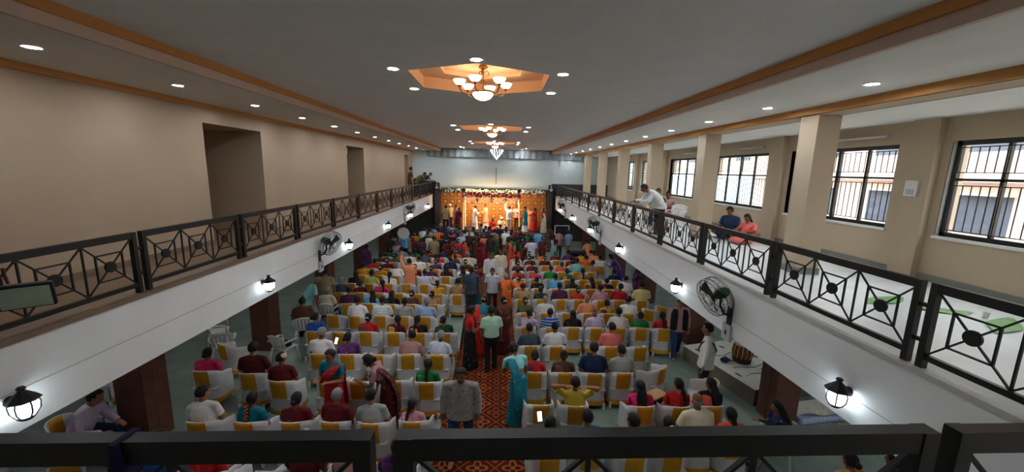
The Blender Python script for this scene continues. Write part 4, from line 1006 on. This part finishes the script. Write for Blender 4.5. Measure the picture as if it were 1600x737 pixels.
# wedding party on the stage
GS = 'wedding party on the stage'
for x, y, d, pose, sex, hair, col, l, kw in [
    (-1.72, 26.35, -70, 'hands', 'm', 'short', 'white', 'man all in white under the left end of canopy', dict(bottom='dhoti', top='kurta')),
    (-.98, 26.75, 60, 'hands', 'm', 'short', 'peach', 'man in peach kurta facing the man in white', dict(bottom='dhoti', top='kurta')),
    (-.5, 26.3, 180, 'floor', 'f', 'flower', 'red', 'bride in red seated on the stage floor', dict(face=1)),
    (.12, 26.75, 180, 'floor', 'm', 'turban', 'cream', 'groom in cream with white turban seated on stage floor', dict(face=1, bottom='cream')),
    (.62, 26.2, -10, 'raise', 'm', 'short', 'white', 'photographer in white shirt on stage, arms raised', dict(bottom='cream', top='shirt_long')),
    (1.2, 27.15, 150, 'hands', 'm', 'short', 'coral', 'man in coral striped shirt by right canopy post', dict(pat='stripe', face=1)),
    (1.72, 25.7, 80, 'stand', 'm', 'short', 'teal', 'man in teal kurta standing outside right canopy post', dict(top='kurta', bottom='dhoti')),
    (2.4, 26.1, 60, 'stand', 'f', 'bun', 'red', 'woman in red sari at right of stage', {}),
    (2.95, 25.45, 40, 'stand', 'f', 'flower', 'cream', 'woman in cream sari with pink blouse atop stage steps', dict(blouse='magenta')),
    (2.1, 26.9, 180, 'stand', 'f', 'flower', 'peach', 'woman in peach sari beside the carved backdrop', dict(face=1)),
    (-3.0, 26.2, -60, 'stand', 'm', 'short', 'dustypink', 'man in dusty pink shirt left of the canopy', {}),
    (-3.5, 26.8, 190, 'stand', 'm', 'turban', 'tan', 'man in tan with turban at left of stage', dict(face=1)),
    (-2.75, 25.5, -30, 'hands', 'f', 'flower', 'maroon', 'woman in maroon sari at left front of stage', {}),
    (-3.6, 25.5, -10, 'stand', 'm', 'short', 'khaki', 'man in khaki shirt at far left front of stage', {})]:
    stand(x, y, d, pose, sex, hair, col, l, GS, 1.0, **kw)
# people on the galleries
GG = 'people up on the galleries'
stand(-5.2, 22.6, -60, 'stand', 'm', 'short', 'brown', 'man in brown shirt standing at far left gallery rail, taller', GG, ZG, scale=1.08)
stand(-5.25, 24.2, -70, 'rail', 'm', 'short', 'olive', 'man in olive shirt leaning toward the far left gallery rail', GG, ZG, scale=1.06)
stand(-5.3, 26.6, -80, 'rail', 'm', 'short', 'charcoal', 'dark clothed man bent over the far left gallery rail end', GG, ZG)
stand(4.72, 11.15, 90, 'rail', 'm', 'short', 'white', 'man in white shirt leaning his arms on right gallery rail', GG, ZG, bottom='charcoal', top='shirt_long')
for k, (x, y) in enumerate(((5.55, 13.45), (5.62, 12.75), (5.6, 12.05))):
    put(proto_plastic, (x, y, ZG), R(150-10*k), 'white plastic chair on right gallery, %s' % ['farthest of three', 'middle one of three', 'nearest of three, empty'][k], 'chair', 'plastic chairs on the right gallery')
stand(5.55, 13.4, 150, 'sit', 'm', 'short', 'mint', 'man in mint shirt seated on farthest right gallery chair', GG, ZG, face=1, bottom='denim')
stand(5.62, 12.7, 140, 'sit', 'f', 'bun', 'dustypink', 'woman in dusty pink seated on middle right gallery chair', GG, ZG, face=1)
stand(6.75, 10.9, 120, 'floor', 'm', 'short', 'denim', 'man in denim blue sitting on right gallery floor under window', GG, ZG, bottom='navy')
stand(6.8, 10.15, 110, 'floor', 'f', 'braid', 'salmon', 'girl in salmon sitting beside man on right gallery floor', GG, ZG, scale=.88)
# left corner, side seats, loose chairs
CS = 'chairs standing outside the rows'
put(proto_chair, (-7.05, 6.0, 0), R(-80), 'white covered chair turned sideways at lower left under gallery', 'chair', CS)
stand(-6.98, 6.0, -80, 'sit_fwd', 'm', 'short', 'lavender', 'man in lavender shirt and navy trousers seated sideways at lower left', 'guests seated apart', bottom='navy', top='shirt_long', scale=1.05)
put(proto_chair, (-8.3, 7.9, 0), R(165), 'white covered chair behind the first left brown pillar', 'chair', CS)
put(proto_chair, (-8.15, 5.6, 0), R(-30), 'white covered chair at the extreme lower left corner', 'chair', CS)
put(proto_plastic, (-5.55, 9.55, 0), R(-18), 'empty white plastic chair beside second left pillar holding black bag', 'chair', 'bare plastic chairs')
put(proto_plastic, (-5.62, 10.75, 0), R(20), 'white plastic chair of man in brown beyond second left pillar', 'chair', 'bare plastic chairs')
stand(-5.62, 10.7, 20, 'sit', 'm', 'short', 'brown', 'man in dark brown shirt seated beyond the second left pillar', 'guests seated apart')
put(proto_plastic, (-7.15, 9.6, 0), R(35), 'white plastic chair between first and second left pillars', 'chair', 'bare plastic chairs')
put(proto_plastic, (-7.9, 10.5, 0), R(-60), 'white plastic chair deep behind the left pillars', 'chair', 'bare plastic chairs')
put(proto_chair, (-6.45, 9.0, 0), R(-25), 'empty white covered chair near first left pillar, sash turned', 'chair', CS)
put(proto_chair, (4.95, 11.72, 0), R(-35), 'empty white covered chair turned to right below the right lanterns, first', 'chair', CS)
put(proto_chair, (5.5, 12.0, 0), R(-38), 'empty white covered chair turned to right below the right lanterns, second', 'chair', CS)
put(proto_chair, (3.55, 8.05, 0), R(35), 'empty white covered chair beside man in black checked shirt', 'chair', CS)
put(proto_chair, (4.35, 7.35, 0), R(70), 'white covered chair turned sideways behind woman in coral', 'chair', CS)
put(proto_plastic, (5.0, 6.0, 0), R(60), 'white plastic chair under the girl in navy at lower right', 'chair', 'bare plastic chairs')
stand(5.0, 6.0, 75, 'sit_phone', 'f', 'long', 'navy', 'girl in navy with long black hair holding phone, lower right', 'guests seated apart', scale=.92, blouse='navy')
put(proto_chair, (5.1, 4.75, 0), R(12), 'white covered chair at bottom right seen through front railing', 'chair', CS)
stand(5.1, 4.7, 12, 'sit', 'f', 'bun', 'pink', 'woman in pink seated at bottom right below front railing', 'guests seated apart')
put(proto_chair, (5.75, 4.75, 0), R(12), 'second white covered chair at bottom right below front railing', 'chair', CS)
stand(5.75, 4.7, 20, 'sit', 'f', 'bun', 'plum', 'woman in plum seated at bottom right corner below front railing', 'guests seated apart')

# ------------------------------------------------------------------ platform and things on it
plat = empty('low_platform', (5.78, 7.72, 0), R(15)); tag(plat, 'low platform covered with white sheet under the right gallery', 'platform')
MB().box(0, 2.2, 0, 2.25, 0, .4).build('base', mat('grey_plywood', (120, 112, 100), .8), plat)
MB().grid(lambda u, v: (-.02+2.24*u, -.02+2.29*v, .405+.006*math.sin(u*17)*math.cos(v*11)), 20, 20).build('sheet', mat('white_sheet', (222, 222, 210), .85, var=.05), plat, True)
for k in range(4): MB().tube([(.3+1.6*t/8, .5+.35*k+.06*math.sin(t*1.3+k), .418) for t in range(9)], .007, 5).build('cable', M_BLACK, plat)
dr = empty('drum', (6.28, 9.02, .422)); tag(dr, 'brown wooden drum with tan straps standing on white platform', 'drum')
MB().lathe([(.16, 0), (.2, .1), (.235, .25), (.22, .38), (.19, .46)], 24).build('shell', mat('drum_wood', (92, 50, 34), .4, var=.2), dr, True)
MB().lathe([(.001, .465), (.185, .465), (.195, .45), (.195, .43)], 24).build('drum_head', mat('drum_skin', (206, 180, 140), .7), dr, True)
for k in range(14):
    a = 2*PI*k/14; MB().tube([(r_*math.cos(a+.1*(z > .2)), r_*math.sin(a+.1*(z > .2)), z) for r_, z in ((.198, .45), (.228, .37), (.243, .25), (.21, .11))], .011, 5).build('strap', mat('tan_leather', (198, 160, 96), .6), dr, True)
MB().lathe([(.175, 0), (.205, .0), (.225, .11), (.215, .13), (.19, .05)], 24).build('base_ring', mat('dark_cloth_ring', (70, 36, 40), .9), dr, True)
def bag(loc, s, label, m):
    o = MB().ball((0, 0, s[2]*.48), (s[0]/2, s[1]/2, s[2]/2), 14, 9); o.v = [(x, y, max(0, z)+.03*s[2]*math.sin(9*x/s[0]+5*y/s[1])) for x, y, z in o.v]
    b = o.build('bag', m, None, True, loc); MB().tube([(-.2*s[0], 0, s[2]*.9), (-.12*s[0], 0, s[2]*1.25), (.12*s[0], 0, s[2]*1.25), (.2*s[0], 0, s[2]*.9)], .012, 6).build('handle', m, b, True); return tag(b, label, 'bag', 'bags')
bag((6.5, 8.2, .43), (.4, .34, .5), 'large black bag on platform leaning near right pillar', M_BLACK)
bag((5.8, 8.95, .425), (.24, .17, .12), 'small dark blue pouch lying on the white platform', mat('dark_blue_cloth', (24, 24, 74), .8))
bag((-5.52, 9.55, .43), (.34, .24, .16), 'black bag lying on empty white plastic chair', M_BLACK)
o = empty('mattress', (7.0, 7.45, 0), R(8)); tag(o, 'rolled out mattress with pale blue patterned cover by right pillar', 'mattress')
wood_bevel(MB().box(-.7, .7, -.32, .32, 0, .14).build('pad', mat('blue_white_ticking', (176, 186, 214), .9, var=.25, scale=24), o), .05)
tag(MB().grid(lambda u, v: (-.55+1.0*u+.05*math.sin(9*v), -.25+.5*v, .1+.06*math.sin(5*u+7*v)**2), 14, 8).build('blanket', mat('cream_print_blanket', (206, 200, 184), .9, var=.2, scale=20), None, True, (6.85, 7.42, .05)), 'crumpled cream printed blanket lying on the patterned mattress', 'blanket')
for k in range(2):
    sh = empty('shoe', (7.18+.15*k, 7.0-.02*k, 0), R(25)); tag(sh, '%s cream sandal on the floor by the mattress' % ['left', 'right'][k], 'shoe', 'sandals by the mattress')
    MB().lathe([(.001, 0), (.05, 0), (.055, .02), (.05, .03), (.001, .03)], 14).mesh
    so = MB().ball((0, 0, .02), (.05, .13, .02), 14, 6).build('sole', mat('cream_rubber', (190, 180, 150), .7), sh, True)
    MB().tube([(-.045, .03, .02), (-.03, .045, .06), (0, .05, .07), (.03, .045, .06), (.045, .03, .02)], .016, 6).build('strap', MATS['cream_rubber'], sh, True)
gb = empty('gift_box', (3.2, 6.98, .62), R(30)); tag(gb, 'tan gift box on the lap of woman in red', 'box')
MB().box(-.2, .2, -.13, .13, 0, .11).build('box_body', mat('dark_gift_paper', (60, 36, 30), .6), gb); MB().box(-.205, .205, -.135, .135, .11, .14).build('lid', mat('kraft_lid', (190, 150, 104), .6), gb)
for loc, rz, l in (((-3.9, 8.86, .93), -.35, 'glowing phone held by grey man in white shirt'), ((.72, 5.72, 1.12), .2, 'glowing phone held up in right block first row')):
    ph = empty('phone', loc, rz); tag(ph, l, 'phone', 'lit phones'); ph.rotation_euler = (R(-25), 0, rz)
    MB().box(-.04, .04, 0, .01, -.08, .08).build('case', M_BLACK, ph); MB().box(-.036, .036, -.002, .0, -.074, .074).build('screen', M_PHONE, ph)

# ------------------------------------------------------------------ gallery furniture, wall fittings
fl_ = empty('floodlight', (-4.66, 3.78, 3.78), R(42)); tag(fl_, 'unlit floodlight with pale glass clamped to left gallery railing', 'floodlight')
hh = empty('lamp_head'); hh.parent = fl_; hh.rotation_euler = (R(20), 0, 0)
wood_bevel(MB().box(-.19, .19, -.06, .0, -.14, .14).build('housing', M_BLACK, hh), .02)
MB().box(-.165, .165, -.068, -.058, -.115, .115).build('glass', mat('pale_green_glass', (176, 190, 170), .2), hh)
MB().tube([(-.1, .02, .12), (-.12, .06, .2), (-.12, .05, .27)], .014, 6).build('bracket', mat('rusty_steel', (92, 52, 36), .7), fl_)
for k, yc in enumerate((8.3, 12.0, 15.8)):
    t = empty('tube_light', (XW-.01, yc, 5.96)); tag(t, 'unlit tube light above %s gallery window' % ['the second visible right', 'the third visible right', 'the fourth visible right'][k], 'tube light', 'tube lights above windows')
    MB().box(-.05, 0, -.6, .6, -.025, .03).build('batten', M_GREYP, t); MB().tube([(-.065, -.57, 0), (-.065, .57, 0)], .016, 8).build('tube', M_PLASTIC, t, True)
sb = empty('switchboard', (XW-.005, 7.2, 5.0)); tag(sb, 'white switchboard with grey switches between right windows', 'switchboard')
sb.location.x = XW-.145; sb.location.y = 6.98
MB().box(-.03, 0, -.11, .11, -.19, .1).build('plate', M_PLASTIC, sb); MB().box(-.036, -.028, -.07, .07, -.16, -.06).build('switch_row', M_GREYP, sb)
M_LEAF = mat('banana_leaf', (110, 160, 84), .5, var=.2)
for k, (x, y, a, l_) in enumerate(((5.85, 5.4, 20, .9), (6.25, 4.98, -15, .7), (6.45, 4.45, 30, 1.0))):
    tag(MB().grid(lambda u, v: ((u-.5)*l_, (v-.5)*.3*math.sin(max(.08, u)*PI*.96), .012+.02*math.sin(u*7)*abs(v-.5)), 12, 4).build('banana_leaf', M_LEAF, None, True, (x, y, ZG)), 'green banana leaf lying on right gallery floor, %s' % ['farther of the pair', 'nearer of the pair', 'alone near the paper cup'][k], 'leaf', 'banana leaves').rotation_euler = (0, 0, R(a))
cp = empty('paper_cup', (6.55, 4.72, ZG)); tag(cp, 'white paper cup standing on the right gallery floor', 'cup')
MB().lathe([(.001, 0), (.028, 0), (.038, .085), (.034, .085), (.026, .006), (.001, .006)], 16).build('cup_body', M_PLASTIC, cp, True); MB().tube([(.038*math.cos(2*PI*k/16), .038*math.sin(2*PI*k/16), .085) for k in range(16)], .003, 5, True).build('rim', M_PLASTIC, cp, True)
# equipment by the stage
so = empty('softbox_light', (-4.9, 19.6, 0)); tag(so, 'white photographic softbox on a stand under left gallery', 'light stand')
for k in range(3): MB().tube([(0, 0, .5), (.35*math.cos(2.1*k), .35*math.sin(2.1*k), 0)], .012, 6).build('leg', M_BLACK, so)
MB().tube([(0, 0, .4), (0, 0, 1.75)], .014, 6).build('pole', M_BLACK, so); MB().lathe([(.32, 0), (.3, .02), (.08, .3), (.001, .32)], 8, (0, -.1, 1.8), 'Y').build('softbox', M_PLASTIC, so)
so = empty('pole_stand', (3.35, 22.9, 0)); tag(so, 'white pole frame standing right of the stage steps', 'stand')
for x in (0, .85): MB().tube([(x, 0, 0), (x, 0, 1.9)], .025, 8).build('upright', M_PLASTIC, so)
MB().tube([(0, 0, 1.88), (.85, 0, 1.88)], .022, 8).build('crossbar', M_PLASTIC, so)
so = empty('speaker_case', (4.3, 20.2, 0)); tag(so, 'large black equipment case under far right gallery', 'case')
wood_bevel(MB().box(-.6, .6, -.35, .35, 0, .85).build('case_body', M_BLACK, so), .02); MB().box(-.61, .61, -.36, .36, .62, .65).build('edge_strip', M_STEEL, so)
for x in (-.61, .59): MB().box(x, x+.02, -.08, .08, .35, .42).build('handle', M_STEEL, so)
